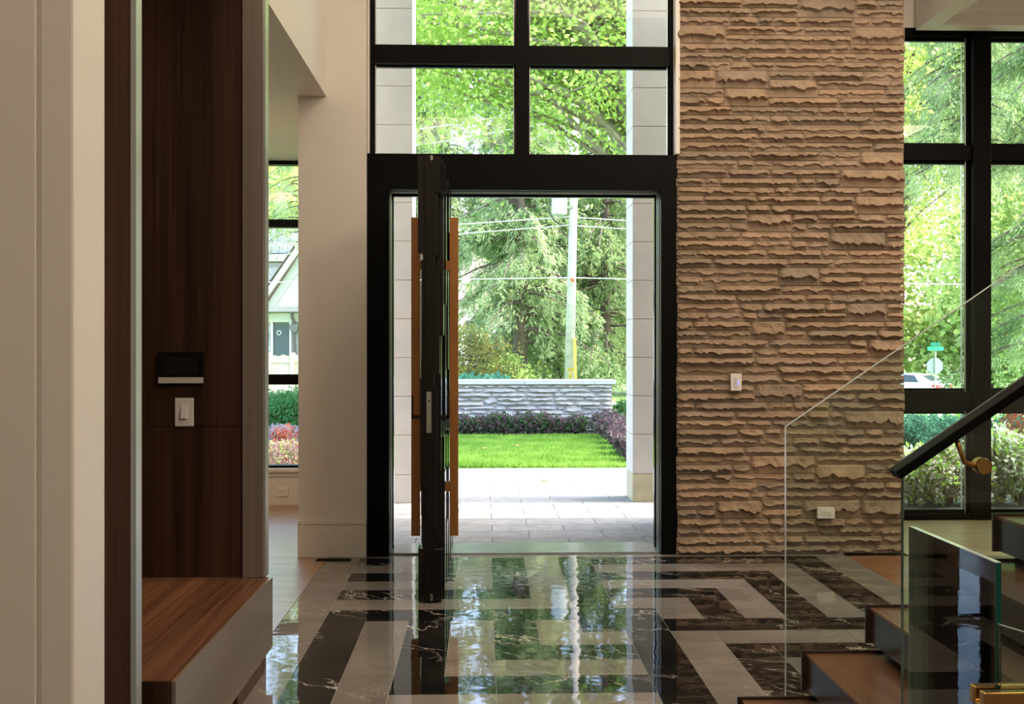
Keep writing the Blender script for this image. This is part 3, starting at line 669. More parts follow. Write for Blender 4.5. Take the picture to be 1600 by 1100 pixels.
def gz_(x, y):    # ground height outdoors
    t = np.clip((y - 20) / 30, 0, 1); return -1.25 * t * t * (3 - 2 * t) + 0 * x
# terrain
xs = np.linspace(-60, 70, 40); ys = np.concatenate([np.linspace(12.05, 50, 22), np.linspace(56, 130, 8)])
mb = MB(); vs = [(x, y, float(gz_(x, y)) - .02) for y in ys for x in xs]; nx = len(xs)
mb.add(vs, [(j * nx + i, j * nx + i + 1, (j + 1) * nx + i + 1, (j + 1) * nx + i) for j in range(len(ys) - 1) for i in range(nx - 1)])
mb.build('ground', M['ground'], kind='structure', smooth=True)
mb = MB()
mb.add([(-60, -25, -.15), (70, -25, -.15), (70, 12.2, -.15), (-60, 12.2, -.15)], [(0, 1, 2, 3)]); mb.build('ground_near', M['ground'], kind='structure')
def ribbon(x0, x1, y0, y1, dz, mat, nm):
    mb = MB(); n = 30; ys_ = np.linspace(y0, y1, 6); xs_ = np.linspace(x0, x1, n)
    mb.add([(x, y, float(gz_(x, y)) + dz) for y in ys_ for x in xs_], [(j * n + i, j * n + i + 1, (j + 1) * n + i + 1, (j + 1) * n + i) for j in range(5) for i in range(n - 1)])
    return mb.build(nm, mat, kind='structure')
ribbon(-60, 70, 42, 50, .0, M['road'], 'street')
ribbon(4.2, 40, 23.5, 27.5, .0, M['road'], 'sidewalk')
ribbon(8.5, 16, 15.5, 23.5, .0, M['road'], 'driveway')
# garden beds by the windows
B(3.0, 7.5, 8.6, 13.2, -.14, -.01).build('planting_bed', M['soil'], kind='structure')
B(-4.2, -1.5, 9.7, 15.5, -.14, -.01).build('planting_bed', M['soil'], kind='structure')
B(-4.2, 2.45, 16.45, 17.15, -.14, -.005).box(1.95, 2.75, 12.1, 16.45, -.14, -.005).build('planting_bed', M['soil'], kind='structure')
# patio paving
pf = struct('patio')
B(-1.28, 1.75, 7.3, 8.45, -.14, -.012).box(-1.28, 2.6, 8.45, 9.3, -.14, -.012).box(-3.2, 3.2, 9.3, 12.06, -.14, -.012).build('joint_bed', M['paverj'], pf)
pw, ph_ = .58, .2775; y = 12.05; r = 0
while y > 7.37:
    y0 = max(y - ph_, 7.365)
    xa_, xb_ = (-3.2, 3.2) if y0 > 9.3 else ((-1.28, 2.6) if y0 > 8.45 else (-1.28, 1.75))
    x = -3.2 - (pw / 2 if r % 2 else 0) - .21
    while x < xb_:
        a, b = max(x, xa_), min(x + pw, xb_)
        if b - a > .04: B(a + .0025, b - .0025, y0 + .0025, y - .0025, -.04, 0).build('paver', M['paver'], pf)
        x += pw
    y -= ph_; r += 1
# limestone columns
def column(xs_, y0, y1, label, stain):
    t = thing('porch_column', ((xs_[0] + xs_[1]) / 2, (y0 + y1) / 2, 0), label, 'column', 'limestone columns of the porch')
    zl = [0, az(740.5, y0, 990), az(679, y0, 990)]; step = (az(618.8, y0, 990) - az(679, y0, 990))
    while zl[-1] < 5.9: zl.append(zl[-1] + step)
    B(xs_[0] + .006, xs_[1] - .006, y0 + .006, y1 - .006, 0, zl[-1]).build('mortar_core', M['mortar'], t)
    for i in range(len(zl) - 1):
        B(xs_[0], xs_[1], y0, y1, zl[i] + .003, zl[i + 1] - .003).build('block', M['limestain'] if (i == 0 and stain) else M['lime'], t, bev=.003)
column((-1.24, ax(644.5, 9.34)), 9.34, 9.78, 'pale limestone porch column left of the open door', False)
column((ax(988.5, 9.34), ax(1062, 9.34)), 9.34, 9.76, 'pale limestone porch column at the right of the doorway, greenish stain at its foot', True)
# lawn
n = 75000; P_ = np.column_stack([rng.uniform(-3.6, 1.98, n), 12.08 + (16.45 - 12.08) * rng.uniform(0, 1, n) ** 1.15, np.full(n, -.015)])
D_ = np.column_stack([rng.normal(0, .35, n), rng.normal(0, .35, n), np.ones(n)])
tag(leafmesh('lawn_grass', P_, D_, .065, .012, M['grass']), 'bright green mown lawn between the paving and the garden wall', 'grass', kind='stuff')
n = 26000; P_ = np.column_stack([rng.uniform(2.4, 12, n), rng.uniform(13.5, 40, n), np.zeros(n)]); P_[:, 2] = gz_(P_[:, 0], P_[:, 1]) - .02
keep = ~((P_[:, 1] > 23.4) & (P_[:, 1] < 27.6)); P_ = P_[keep]; n = len(P_)
tag(leafmesh('far_grass', P_, np.column_stack([rng.normal(0, .4, n), rng.normal(0, .4, n), np.ones(n)]), .10, .03, M['grass']), 'sunlit green grass verge beyond the garden wall and beds', 'grass', kind='stuff')
mleaf = plain('dry_leaf', (.45, .22, .07), .8)
for i, (px, py, lab) in enumerate([(757, 705, 'dry orange leaf lying on the lawn, nearer the door edge'), (808, 701, 'small dry leaf on the lawn, right of the larger orange one'), (850, 751.5, 'small brown leaf lying on the sunny paving')]):
    Y = CH * F / (py - 545); c = at(px, py, Y); z = .045 if py < 730 else .004
    pts = [(c.x + .05 * math.cos(a) * (1 if k % 2 else .55), Y + .06 * math.sin(a) * (1 if k % 2 else .55)) for k, a in enumerate([2 * PI * q / 10 for q in range(10)])]
    MB().prism(pts, 'z', z, z + .004).build('fallen_leaf', mleaf, label=lab, cat='leaf', group='fallen leaves')
# garden wall
YG = 17.2
gw = thing('garden_wall', (-.5, YG, 0), 'low grey ledge-stone garden wall with a flat stone cap, beyond the lawn', 'wall')
g0, g1 = -2.9, ax(957, YG); gt = az(600.5, YG)
B(g0 + .01, g1 - .01, YG, YG + .4, -.1, gt).build('wall_core', M['gmortar'], gw)
x = g0 - .05
while x < g1: 
    b = min(x + 1.22, g1 + .06); 
    if g1 + .06 - b < .3: b = g1 + .06
    B(x, b - .004, YG - .07, YG + .47, gt, az(594, YG - .07)).build('cap_stone', M['cap'], gw, bev=.006); x = b
rs = random.Random(4); rows_ = 11; rh = gt / rows_; occ2 = [[] for _ in range(rows_ + 1)]; cnt = 0
for row in range(rows_):
    x = g0; spans = sorted(occ2[row])
    while x < g1 - .02:
        blk = next((s_ for s_ in spans if s_[0] - .001 <= x < s_[1]), None)
        if blk: x = blk[1]; continue
        nxt = min([s_[0] for s_ in spans if s_[0] > x] + [g1]); L = rs.uniform(.16, .62)
        if L > nxt - x - .1: L = nxt - x
        two = row < rows_ - 1 and .2 < L < .45 and rs.random() < .12
        if two: occ2[row + 1].append((x, x + L))
        rock(x + .004, x + L - .004, row * rh + .004, (row + (2 if two else 1)) * rh - .004, YG + .02, .075, .016, 9000 + cnt, step=.06).build('stone', M['gstone'], gw); cnt += 1; x += L
stk = thing('garden_stake', at(772, 660, YG - .25), 'thin dark garden light stake standing before the garden wall', 'stake')
sx_ = ax(772, YG - .3); MB().tube([(sx_, YG - .3, 0), (sx_, YG - .3, az(645, YG - .3))], .009, 8).build('rod', M['black'], stk)
mb = MB(); disc(mb, (sx_, YG - .3, az(647, YG - .3)), 'z', .03, .008, .03, 12); mb.build('hood', M['black'], stk)
# shrubs
def shrub(name, x, y, r, h, mats, label, cat='shrub', group=None, n=900, L=.05, Wd=.028, stems=9, z0=0, up=.6, sq=1.0, smat='bark', fill=.45):
    t = thing(name, (x, y, z0), label, cat, group); rl = random.Random(int(abs(x * 991 + y * 77)))
    mb = MB(); tips = []
    for i in range(stems):
        a = rl.random() * 2 * PI; q = rl.uniform(.3, .9); hh = h * rl.uniform(.6, .95)
        p0 = Vector((x, y, z0)) + Vector((math.cos(a), math.sin(a), 0)) * r * .12; p1 = Vector((x + math.cos(a) * r * q * .5, y + math.sin(a) * r * q * .5, z0 + hh * .55)); p2 = Vector((x + math.cos(a) * r * q, y + math.sin(a) * r * q, z0 + hh))
        mb.tube([p0, p1, p2], [.008 + h * .006, .006 + h * .003, .003], 5); tips.append(p2)
    mb.build('stems', M[smat], t)
    k = len(mats)
    for mi, (mt, share, nm, l2, w2, zlo) in enumerate(mats):
        m_ = int(n * share); d = norm(rng.normal(size=(m_, 3))); rr = rng.uniform(fill, 1, (m_, 1)) ** .7
        lump = 1 + .18 * np.sin(d[:, :1] * 7 + x * 5) * np.cos(d[:, 2:3] * 6 + y) + .14 * np.sin(d[:, 1:2] * 9 + x)
        p = d * rr * lump * np.array([r, r * sq, h * .5]); p[:, 2] += h * .5
        p = p[p[:, 2] > zlo * h]; m_ = len(p); dd = d[:m_] * .7 + rng.normal(size=(m_, 3)) * .5; dd[:, 2] += up
        leafmesh(nm, p + np.array([x, y, z0]), dd, l2, w2, mt, t, kind='stuff')
    return t
mk = leaf_mat
L_box = mk('box_leaf', (.03, .12, .045), (.09, .26, .08), 8); L_boxb = mk('blue_box_leaf', (.05, .15, .10), (.12, .28, .18), 8)
L_pur = mk('purple_leaf', (.08, .055, .07), (.26, .17, .19), 10, .25); L_dkg = mk('dark_shrub_leaf', (.05, .13, .05), (.13, .28, .09), 8)
L_red = mk('red_leaf', (.22, .04, .03), (.50, .16, .10), 8); L_yg = mk('yellow_green_leaf', (.22, .40, .05), (.56, .72, .18), 4)
L_pinkf = mk('pale_pink_flower', (.58, .46, .44), (.88, .76, .70), 9); L_whf = mk('white_flower', (.72, .74, .62), (.93, .92, .84), 9)
L_hea = mk('heather_leaf', (.28, .20, .24), (.48, .38, .42), 9); L_brn = mk('dry_twig_leaf', (.24, .16, .13), (.50, .38, .32), 9)
L_tw = mk('pale_twig_leaf', (.36, .25, .21), (.66, .52, .46), 9)
ords = ['leftmost', 'second', 'third', 'fourth', 'fifth', 'sixth', 'seventh', 'eighth', 'ninth', 'tenth']
pxs = [725, 752, 777, 801, 824, 850, 876, 901]
for i, px in enumerate(pxs):
    Y = 16.75; hh = .22 + .10 * random.random()
    shrub('purple_shrub', ax(px, Y), Y, .19, hh + .04, [(L_pur, .62, 'foliage', .055, .03, .02), (L_dkg, .38, 'green_leaves', .055, .03, .02)],
          ['low purple-green shrub at the foot of the garden wall, leftmost beside the bronze pull'][0] if i == 0 else f'low purple-green shrub at the foot of the garden wall, {ords[i]} from the left', group='low shrubs along the garden wall', n=1500)
for i, (px, Y) in enumerate([(935, 16.5), (945, 15.7), (958, 14.9), (968, 14.1), (975, 13.3), (990, 12.6)]):
    hh = [.40, .42, .42, .40, .38, .36][i]
    shrub('purple_shrub', ax(px, Y) + .12, Y, .27, hh, [(L_pur, .85, 'foliage', .055, .03, .02), (L_dkg, .15, 'green_leaves', .05, .03, .02)],
          f'dusky purple shrub in the row along the lawn\'s right edge, {["farthest", "second farthest", "third farthest", "third nearest", "second nearest", "nearest"][i]} from the door'.replace('farthest from', 'farthest from'), group='purple shrubs right of the lawn', n=2000)
shrub('green_shrub', ax(972, 17.6) + .12, 17.9, .3, .5, [(L_dkg, 1, 'foliage', .07, .04, .02)], 'small deep green shrub past the end of the garden wall', n=1500)
# left window bed
for i, (px, Y, r_, h_) in enumerate([(418, 16.5, .55, .74), (455, 16.2, .58, .78), (500, 16.4, .55, .74)]):
    shrub('boxwood', ax(px, Y), Y, r_, h_, [(L_box, 1, 'foliage', .05, .03, .0)], ['rounded green boxwood outside the left window, at its left side', 'rounded green boxwood outside the left window, at its right side', 'rounded green boxwood hidden partly behind the white front wall'][i], group='boxwoods by the fence', n=5200)
for i, (px, Y) in enumerate([(418, 14.3), (441, 14.5), (464, 14.2)]):
    shrub('heather', ax(px, Y), Y, .24, .34, [(L_hea, .9, 'foliage', .04, .02, .0), (L_dkg, .1, 'green_leaves', .04, .02, 0)], f'mauve grey flowering shrub before the boxwoods, {["left one", "middle one", "right one"][i]}', group='mauve shrubs in the left bed', n=1800)
shrub('red_barberry', ax(446, 12.7), 12.7, .17, .50, [(L_red, 1, 'foliage', .045, .03, .15)], 'upright coral red barberry outside the left window', n=420, smat='barkl', fill=.2)
for i, (px, Y) in enumerate([(424, 11.2), (446, 11.0), (466, 11.3)]):
    shrub('barberry', ax(px, Y), Y, .22, .42, [(L_brn, .6, 'foliage', .035, .02, .0), (L_red, .14, 'red_leaves', .03, .02, .2), (L_yg, .08, 'green_leaves', .04, .025, .0)], f'brownish red barberry close under the left window, {["left one", "middle one", "right one"][i]}', group='barberries under the left window', n=1900, smat='barkl')
# right window bed
k = 0
for px, Y, lab in [(1428, 12.2, 'blue-green boxwood outside the right window, next to the stone wall'), (1462, 12.5, 'blue-green boxwood outside the right window, second from the stone wall'), (1500, 12.4, 'blue-green boxwood outside behind the wide window mullion'), (1578, 12.2, 'large blue-green boxwood outside the rightmost pane'), (1625, 12.0, 'blue-green boxwood at the right frame edge')]:
    shrub('boxwood', ax(px, Y), Y, .34, .60, [(L_boxb, 1, 'foliage', .05, .03, 0)], lab, group='boxwoods in the right bed', n=3600)
for i, (px, Y, h_) in enumerate([(1425, 9.2, .52), (1452, 9.15, .56), (1482, 9.2, .58), (1525, 9.2, .55), (1562, 9.2, .72), (1592, 9.15, .66), (1630, 9.2, .7)]):
    fl = L_whf if i in (0, 4, 5) else L_pinkf
    shrub('hydrangea', ax(px, Y), Y, .22, h_, [(L_yg, .26, 'foliage', .05, .034, .0), (fl, .42, 'flowers', .042, .036, .15), (L_tw, .30, 'dry_leaves', .03, .018, .0)],
          ['leafy pale-flowering shrub under the right window, nearest the stone wall', 'pink-brown flowering shrub under the right window, second from the stone wall', 'tall pink-brown flowering shrub left of the wide mullion', 'flowering shrub hidden behind the wide mullion', 'tall white-flowering shrub right of the wide mullion', 'white-flowering shrub by the right frame edge', 'flowering shrub beyond the right frame edge'][i], group='flowering shrubs under the right window', n=2900, stems=26, fill=.25)
shrub('red_barberry', ax(1592, 10.8), 10.8, .22, .95, [(L_red, 1, 'foliage', .05, .03, .4)], 'red-leaved shrub rising behind the white blossoms at right', n=700, smat='barkl')
# ---------------------------------------------------------------- trees
def trunk_mesh(x, y, z0, pts, rads, mat, t): return MB().tube([(x + p[0], y + p[1], z0 + p[2]) for p in pts], rads, 12).build('trunk', M[mat], t, smooth=True)
def conifer(name, x, y, h, r, n, mat, label, tr=.22, lo=.10, L=.20, Wd=.05, seed=1, droop=.5, group='conifers beyond the garden wall'):
    g_ = np.random.default_rng(seed); z0 = float(gz_(x, y)); t = thing(name, (x, y, z0), label, 'tree', group)
    trunk_mesh(x, y, z0 - .1, [(0, 0, 0), (.03, 0, h * .3), (0, .02, h * .65), (0, 0, h)], [tr * 1.15, tr * .85, tr * .5, .03], 'bark', t)
    nb = int(h * 8); mb = MB(); P = []; D = []
    per = n // nb
    for b in range(nb):
        u = lo + (1 - lo) * ((b + g_.random()) / nb); a = g_.random() * 2 * PI; Rb = r * (1 - u) ** .75 * g_.uniform(.65, 1.1) + .3
        dv = np.array([math.cos(a), math.sin(a)]); zb_ = z0 + h * u
        s = np.linspace(0, 1, 5); bx_ = np.column_stack([x + dv[0] * Rb * s, y + dv[1] * Rb * s, zb_ + Rb * (.12 * s - droop * s ** 2)])
        mb.tube([Vector(q) for q in bx_], [.05 * tr / .22 * (1 - q) + .008 for q in s], 4, caps=False)
        # drooping twigs
        nt_ = 14; st_ = g_.uniform(.15, 1, nt_)
        for q in range(nt_):
            m_ = per // nt_ + 1; s0 = st_[q]; side = g_.choice([-1, 1]) * g_.uniform(.15, .5) * Rb * (1.1 - s0)
            base = np.array([x + dv[0] * Rb * s0 - dv[1] * side, y + dv[1] * Rb * s0 + dv[0] * side, zb_ + Rb * (.12 * s0 - droop * s0 ** 2) - abs(side) * .35])
            hang = g_.uniform(.25, .75) * min(1, r / 3)
            v = g_.random((m_, 1)); root = np.array([x + dv[0] * Rb * s0, y + dv[1] * Rb * s0, zb_ + Rb * (.12 * s0 - droop * s0 ** 2)])
            pth = root * (1 - v) + base * v; pth[:, 2] -= (v[:, 0] ** 2) * hang
            pth += g_.normal(0, .05, (m_, 3)); P.append(pth)
            o = np.tile(np.array([dv[0] * .5, dv[1] * .5, -.75]), (m_, 1)) + g_.normal(0, .45, (m_, 3)); D.append(o)
    mb.build('branches', M['bark'], t)
    P = np.concatenate(P); D = np.concatenate(D)
    leafmesh('foliage', P, D, L, Wd, mat, t, kind='stuff'); return t
def broad(name, x, y, h, r, n, mat, label, tr=.2, L=.13, Wd=.10, seed=1, z_lo=.3, ncl=70, group='leafy trees in the background', sq=1, extra=None, bark='bark'):
    g_ = np.random.default_rng(seed); z0 = float(gz_(x, y)); t = thing(name, (x, y, z0), label, 'tree', group)
    trunk_mesh(x, y, z0 - .1, [(0, 0, 0), (.08, .05, h * .3), (0, 0, h * .6)], [tr * 1.2, tr, tr * .6], bark, t)
    mid = z0 + h * (1 + z_lo) / 2; hz_ = h * (1 - z_lo) / 2
    d = norm(g_.normal(size=(ncl, 3))); c = d * g_.uniform(.25, 1, (ncl, 1)) ** .6 * np.array([r, r * sq, hz_]) + np.array([x, y, mid])
    if extra is not None: c = np.concatenate([c, np.array(extra)]); ncl = len(c)
    mb = MB()
    for q in range(ncl):
        s0 = Vector((x, y, z0 + h * g_.uniform(.25, .6))); e = Vector(c[q]); m_ = s0.lerp(e, .5) + Vector(g_.normal(0, .2, 3)) + Vector((0, 0, .15 * (e - s0).length))
        mb.tube([s0, m_, e], [tr * .28, tr * .14, .012], 5, caps=False)
    mb.build('branches', M[bark], t)
    w_ = g_.integers(0, ncl, n); cs = r * .30 * g_.uniform(.6, 1.3, ncl)
    P = c[w_] + g_.normal(size=(n, 3)) * cs[w_][:, None] * np.array([1, 1, .45])
    D = (P - c[w_]) * .6 + g_.normal(size=(n, 3)) * .5; D[:, 2] -= .25
    leafmesh('foliage', P, D, L, Wd, mat, t, kind='stuff'); return t
Lc1 = mk('hemlock_leaf', (.13, .25, .08), (.60, .68, .38), 1.1, .45); Lc2 = mk('hemlock_leaf_dark', (.08, .17, .05), (.46, .56, .26), 1.2, .4)
Lm = mk('maple_leaf', (.24, .42, .06), (.66, .78, .26), .8, .55); Lb = mk('background_leaf', (.17, .31, .07), (.54, .64, .24), .7, .5); Lb2 = mk('background_leaf_yellow', (.28, .40, .07), (.68, .74, .26), .7, .5)
Ljm = mk('japanese_maple_leaf', (.04, .09, .04), (.24, .22, .06), 2.0, .4); Lhos = mk('hosta_leaf', (.05, .15, .11), (.12, .30, .22), 2, .3)
conifer('hemlock_tree', ax(812, 33), 33, 15, 3.3, 46000, Lc1, 'weeping hemlock with a broad trunk behind the garden wall, left of the utility pole', tr=.24, seed=2, lo=.13)
conifer('hemlock_tree', ax(874, 37), 37, 16, 4.2, 40000, Lc1, 'weeping hemlock behind the utility pole', tr=.26, seed=5, lo=.12)
conifer('hemlock_tree', ax(945, 35), 35, 15, 3.8, 42000, Lc2, 'drooping hemlock beside the right porch column, right of the utility pole', tr=.2, seed=8, lo=.10)
conifer('hemlock_tree', ax(790, 41), 41, 17, 2.6, 18000, Lc2, 'darker conifer farther back, left of the broad hemlock', tr=.2, seed=9, lo=.42)
conifer('hemlock_tree', ax(1030, 40), 40, 15, 4.0, 26000, Lc2, 'conifer hidden behind the right porch column', tr=.2, seed=10, lo=.1)
conifer('hemlock_tree', ax(700, 43), 43, 19, 3.6, 30000, Lc1, 'tall pale conifer behind the shingled house, partly hidden by the door', tr=.2, seed=61, lo=.36)
conifer('hemlock_tree', ax(655, 40), 40, 19, 3.2, 26000, Lc1, 'tall pale conifer seen through the left panes above the door', tr=.2, seed=62, lo=.40)
broad('japanese_maple', ax(735, 29), 29, 2.45, 1.15, 4200, Ljm, 'dark bronze-green japanese maple behind the left end of the garden wall', tr=.05, L=.12, Wd=.06, seed=12, z_lo=.1, ncl=40, group='small trees behind the wall')
broad('round_shrub_tree', ax(784, 31), 31, 1.7, .7, 2600, Lb, 'small yellow-green leafy bush between the japanese maple and the hemlock trunk', tr=.04, L=.12, Wd=.08, seed=13, z_lo=.05, ncl=26, group='small trees behind the wall')
for i, px in enumerate([712, 735, 757, 778]):
    shrub('hosta', ax(px, 24), 24, .42, .75, [(Lhos, 1, 'foliage', .17, .10, 0)], f'blue-green groundcover clump peeping over the garden wall, {ords[i] if i else "leftmost"} {"one" if i == 0 else "from the left"}', 'plant', 'blue-green clumps behind the garden wall', n=700)
# big maple whose boughs hang before the upper window
mx_, my_ = 3.9, 16.2
ex = []
g5 = np.random.default_rng(21)
for i in range(105):
    px, py = g5.uniform(560, 1060), g5.uniform(-260, 215); 
    if py > 150 and g5.random() < .5: py -= 120
    c = at(px, py, g5.uniform(14.0, 18.5)); ex.append((c.x, c.y, c.z))
big = broad('maple_tree', mx_, my_, 10.5, 3.2, 85000, Lm, 'large maple whose bright leafy boughs fill the window above the door', tr=.28, L=.09, Wd=.062, seed=22, z_lo=.45, ncl=50, group='near trees', extra=ex, bark='barkl')
MB().tube([Vector((mx_, my_, 4.6)), at(1000, 135, 15.6), at(962, 112, 15.4), at(925, 68, 15.2), at(885, 18, 15.2), at(850, -8, 15.3), at(790, -70, 15.6)], [.16, .12, .10, .09, .08, .07, .04], 10).tube([at(962, 112, 15.4), at(935, 128, 15.2), at(890, 143, 15.0), at(868, 133, 15)], [.03, .022, .016, .008], 6).tube([at(700, 60, 16), at(722, 10, 16), at(740, -20, 16)], [.012, .02, .03], 6).tube([at(655, 118, 16), at(690, 60, 16.), at(760, -30, 16)], [.04, .03, .03], 6).build('bough', M['barkl'], big, smooth=True)
# trees seen through the right window
broad('maple_tree', ax(1390, 27), 27, 13, 3.8, 34000, Lb2, 'yellow-green tree outside the right window, beside the stone wall', tr=.18, L=.13, Wd=.10, seed=31, z_lo=.36, ncl=90, group='trees outside the right window')
conifer('hemlock_tree', ax(1520, 21), 21, 13, 2.8, 34000, Lc1, 'drooping hemlock outside the right window, left of the wide mullion', tr=.12, seed=33, lo=.42, L=.15, Wd=.035, group='trees outside the right window')
conifer('hemlock_tree', ax(1660, 18.5), 18.5, 13, 1.9, 34000, Lc2, 'dark hemlock outside the rightmost pane', tr=.14, seed=35, lo=.12, L=.13, Wd=.032, group='trees outside the right window')
broad('maple_tree', ax(1690, 30), 30, 11, 3.4, 22000, Lb, 'green tree behind the hemlock at the right frame edge', tr=.2, L=.18, Wd=.13, seed=36, z_lo=.05, ncl=80, group='trees outside the right window')
# left window tree
broad('maple_tree', ax(448, 52), 52, 13.5, 4.6, 16000, Lb2, 'round yellow-green tree rising behind the neighbouring roof at left', tr=.2, L=.3, Wd=.22, seed=41, z_lo=.45, ncl=60)
conifer('larch_tree', ax(470, 24), 24, 9.5, 1.7, 9000, Lc1, 'thin feathery green tree before the neighbouring gable at left', tr=.06, seed=42, lo=.45, L=.13, Wd=.03, group='near trees')
# background belt
belt = [(-31, 60, 15), (-22, 62, 14), (-8, 60, 16), (-2, 58, 14), (4.5, 60, 17), (11, 60, 15), (17, 58, 15), (23.5, 60, 17), (30, 58, 16), (37, 60, 16), (44, 60, 16)]
bl = ['far left of the view', 'behind the left neighbour house', 'behind the shingled house', 'behind the left hemlock', 'behind the utility pole', 'behind the right porch column', 'behind the stone wall', 'left in the right window', 'centre of the right window', 'right of the wide mullion', 'beyond the right frame edge']
for i, (x, y, h_) in enumerate(belt):
    broad('background_tree', x, y, h_ - 4, 4.2, 7500, [Lb, Lb2, Lb][i % 3], f'tall green background tree, {bl[i]}', tr=.25, L=.42, Wd=.32, seed=50 + i, z_lo=.0, ncl=80, group='belt of trees along the horizon')
# ---------------------------------------------------------------- utility pole and lines
YP = 28.0; p_b = at(889.5, 598, YP); p_t = at(900, 150, YP)
pole = thing('utility_pole', (p_b.x, YP, float(gz_(0, YP))), 'pale wooden utility pole with transformer behind the garden wall', 'pole')
dr_ = (p_t - p_b) / (p_t.z - p_b.z); zg = float(gz_(0, YP))
pa = p_b + dr_ * (zg - p_b.z)
MB().tube([pa, p_t], [.145, .095], 16).build('post', plain('pole_wood', (.50, .47, .42), .9, var=.15, scale=5, bmp=.2), pole, smooth=True)
tc_ = at(874, 336, YP - .1); tt = at(874, 292, YP - .1)
tf = MB().tube([tc_, tc_ + Vector((0, 0, .02)), tt, tt + Vector((0, 0, .12))], [.19, .215, .215, .15], 20).build('transformer', plain('transformer_grey', (.55, .60, .66), .5), pole, label='light grey transformer can')
mb = MB(); mb.box(ax(884, YP), ax(896, YP), YP - .12, YP - .05, az(326, YP), az(322, YP)); mb.build('bracket', M['steel'], tf)
gg = at(898.5, 592, YP - .2)
MB().tube([at(899.5, 600, YP - .25), at(898, 528, YP - .18)], [.035, .035], 10).build('guy_guard', plain('yellow_plastic', (.75, .52, .05), .5), pole, label='yellow plastic guard strip')
mb = MB(); mb.box(ax(886, YP), ax(896, YP), YP - .155, YP - .15, az(579.5, YP), az(575.5, YP)).box(ax(888.5, YP), ax(892, YP), YP - .155, YP - .15, az(592, YP), az(582, YP)); tg = mb.build('warning_tag', plain('tag_yellow', (.75, .55, .03), .5), pole)
mb = MB()
for i in range(4): X = ax(887.2 + i * 2.3, YP); mb.box(X, X + .018, YP - .158, YP - .1551, az(579, YP), az(576, YP))
for i in range(3): mb.box(ax(889.1, YP), ax(891.4, YP), YP - .158, YP - .1551, az(586 + i * 3, YP), az(584.5 + i * 3, YP))
mb.build('tag_marks', M['blackg'], tg)
mb = MB(); c_ = at(894, 436, YP - .16); mb.tube([c_ + Vector((-.03, 0, .03)), c_ + Vector((.05, 0, -.06))], [.03, .05], 8); mb.build('orange_marker', plain('orange_plastic', (.85, .13, .02), .5), pole)
mw = plain('cable', (.50, .50, .50), .5); mwb = plain('black_cable', (.05, .05, .05), .6)
for lab, pts, r_ in [('topmost of three thin overhead cables crossing left of and past the pole', [(300, 400), (700, 352), (889, 339), (980, 345), (1300, 372)], .014),
                     ('middle overhead cable, just below the topmost one', [(300, 415), (700, 367), (889, 352), (980, 358), (1300, 390)], .014),
                     ('lowest overhead cable, level across the pole at the orange marker', [(300, 443), (700, 437), (890, 434), (980, 436), (1600, 446)], .016),
                     ('thin cable high across the window above the door, upper one', [(560, 214), (700, 196), (806, 178), (900, 168)], .012),
                     ('thin cable high across the window above the door, lower one', [(560, 240), (700, 220), (806, 201), (900, 186)], .012)]:
    MB().tube([at(px, py, YP - .2) for px, py in pts], r_, 6).build('overhead_cable', mw, label=lab, cat='cable', group='overhead cables')
MB().tube([at(893, 352, YP - .15), at(876, 352, YP - .2), at(866, 345, YP - .2), at(858, 330, YP - .2), at(860, 300, YP - .2)], .02, 6).build('overhead_cable', mwb, label='short black looping cable below the transformer', cat='cable')
# ---------------------------------------------------------------- houses
shing = plain('roof_shingle', (.60, .48, .42), .9, var=.12, scale=3); brickm = stone_mat('brick_wall', [(.52, .40, .33), (.58, .46, .38)], 30)
stucco = plain('stucco', (.62, .62, .53), .8, var=.03); slate = stone_mat('slate_roof', [(.42, .40, .40), (.50, .46, .45), (.45, .43, .44)], 30); hstone = stone_mat('house_stone', [(.50, .50, .49), (.58, .55, .50), (.45, .46, .47)], 30)
YH = 50.0
hs = thing('house', (ax(735, YH), YH, -1.2), 'neighbouring house with pinkish shingled roof seen left of the hemlock trunk', 'house')
hx0, hx1 = ax(600, YH), ax(787, YH)
def courses(x0, x1, z0, z1, y, dz, depth, slope, L=.9, seed=0, nmx=300):
    out = []; r_ = random.Random(seed); z = z0; i = 0
    while z < z1 - .01:
        x = x0 - r_.random() * L
        while x < x1:
            a, b = max(x, x0), min(x + L, x1)
            yy = y + slope * (z - z0)
            if b - a > .03: out.append((a + .01, b - .01, yy - depth, yy + .05 + slope * dz, z + .008, min(z + dz, z1)))
            x += L
        z += dz
    return out
mb = MB()
for c in courses(hx0, hx1, az(472, YH), az(410, YH), YH - 1.2, .16, .04, .9, .5, 3): mb.box(*c)
mb.build('roof_shingles', shing, hs, kind='stuff')
MB().prism([(YH - 1.3, az(475, YH)), (YH + 6, az(475, YH)), (YH + 3, az(400, YH)), (YH + 1, az(408, YH))], 'x', hx0, hx1).build('roof', shing, hs)
B(hx0, hx1, YH - .9, YH + 6, -1.3, az(474, YH)).build('walls', stucco, hs)
B(hx0, ax(760, YH), YH + 2, YH + 7, az(410, YH + 2), az(379, YH + 2)).build('upper_roof', shing, hs)
B(hx0, hx1 + .1, YH - 1.42, YH - 1.3, az(476, YH), az(471, YH)).build('gutter', M['bark'], hs)
for px in (640, 735): 
    fr_ = B(ax(px - 9, YH), ax(px + 9, YH), YH - .95, YH - .88, az(540, YH), az(500, YH)).build('window', M['trim'], hs)
    B(ax(px - 7, YH), ax(px + 7, YH), YH - .97, YH - .951, az(538, YH), az(502, YH)).build('pane', M['blackg'], fr_)
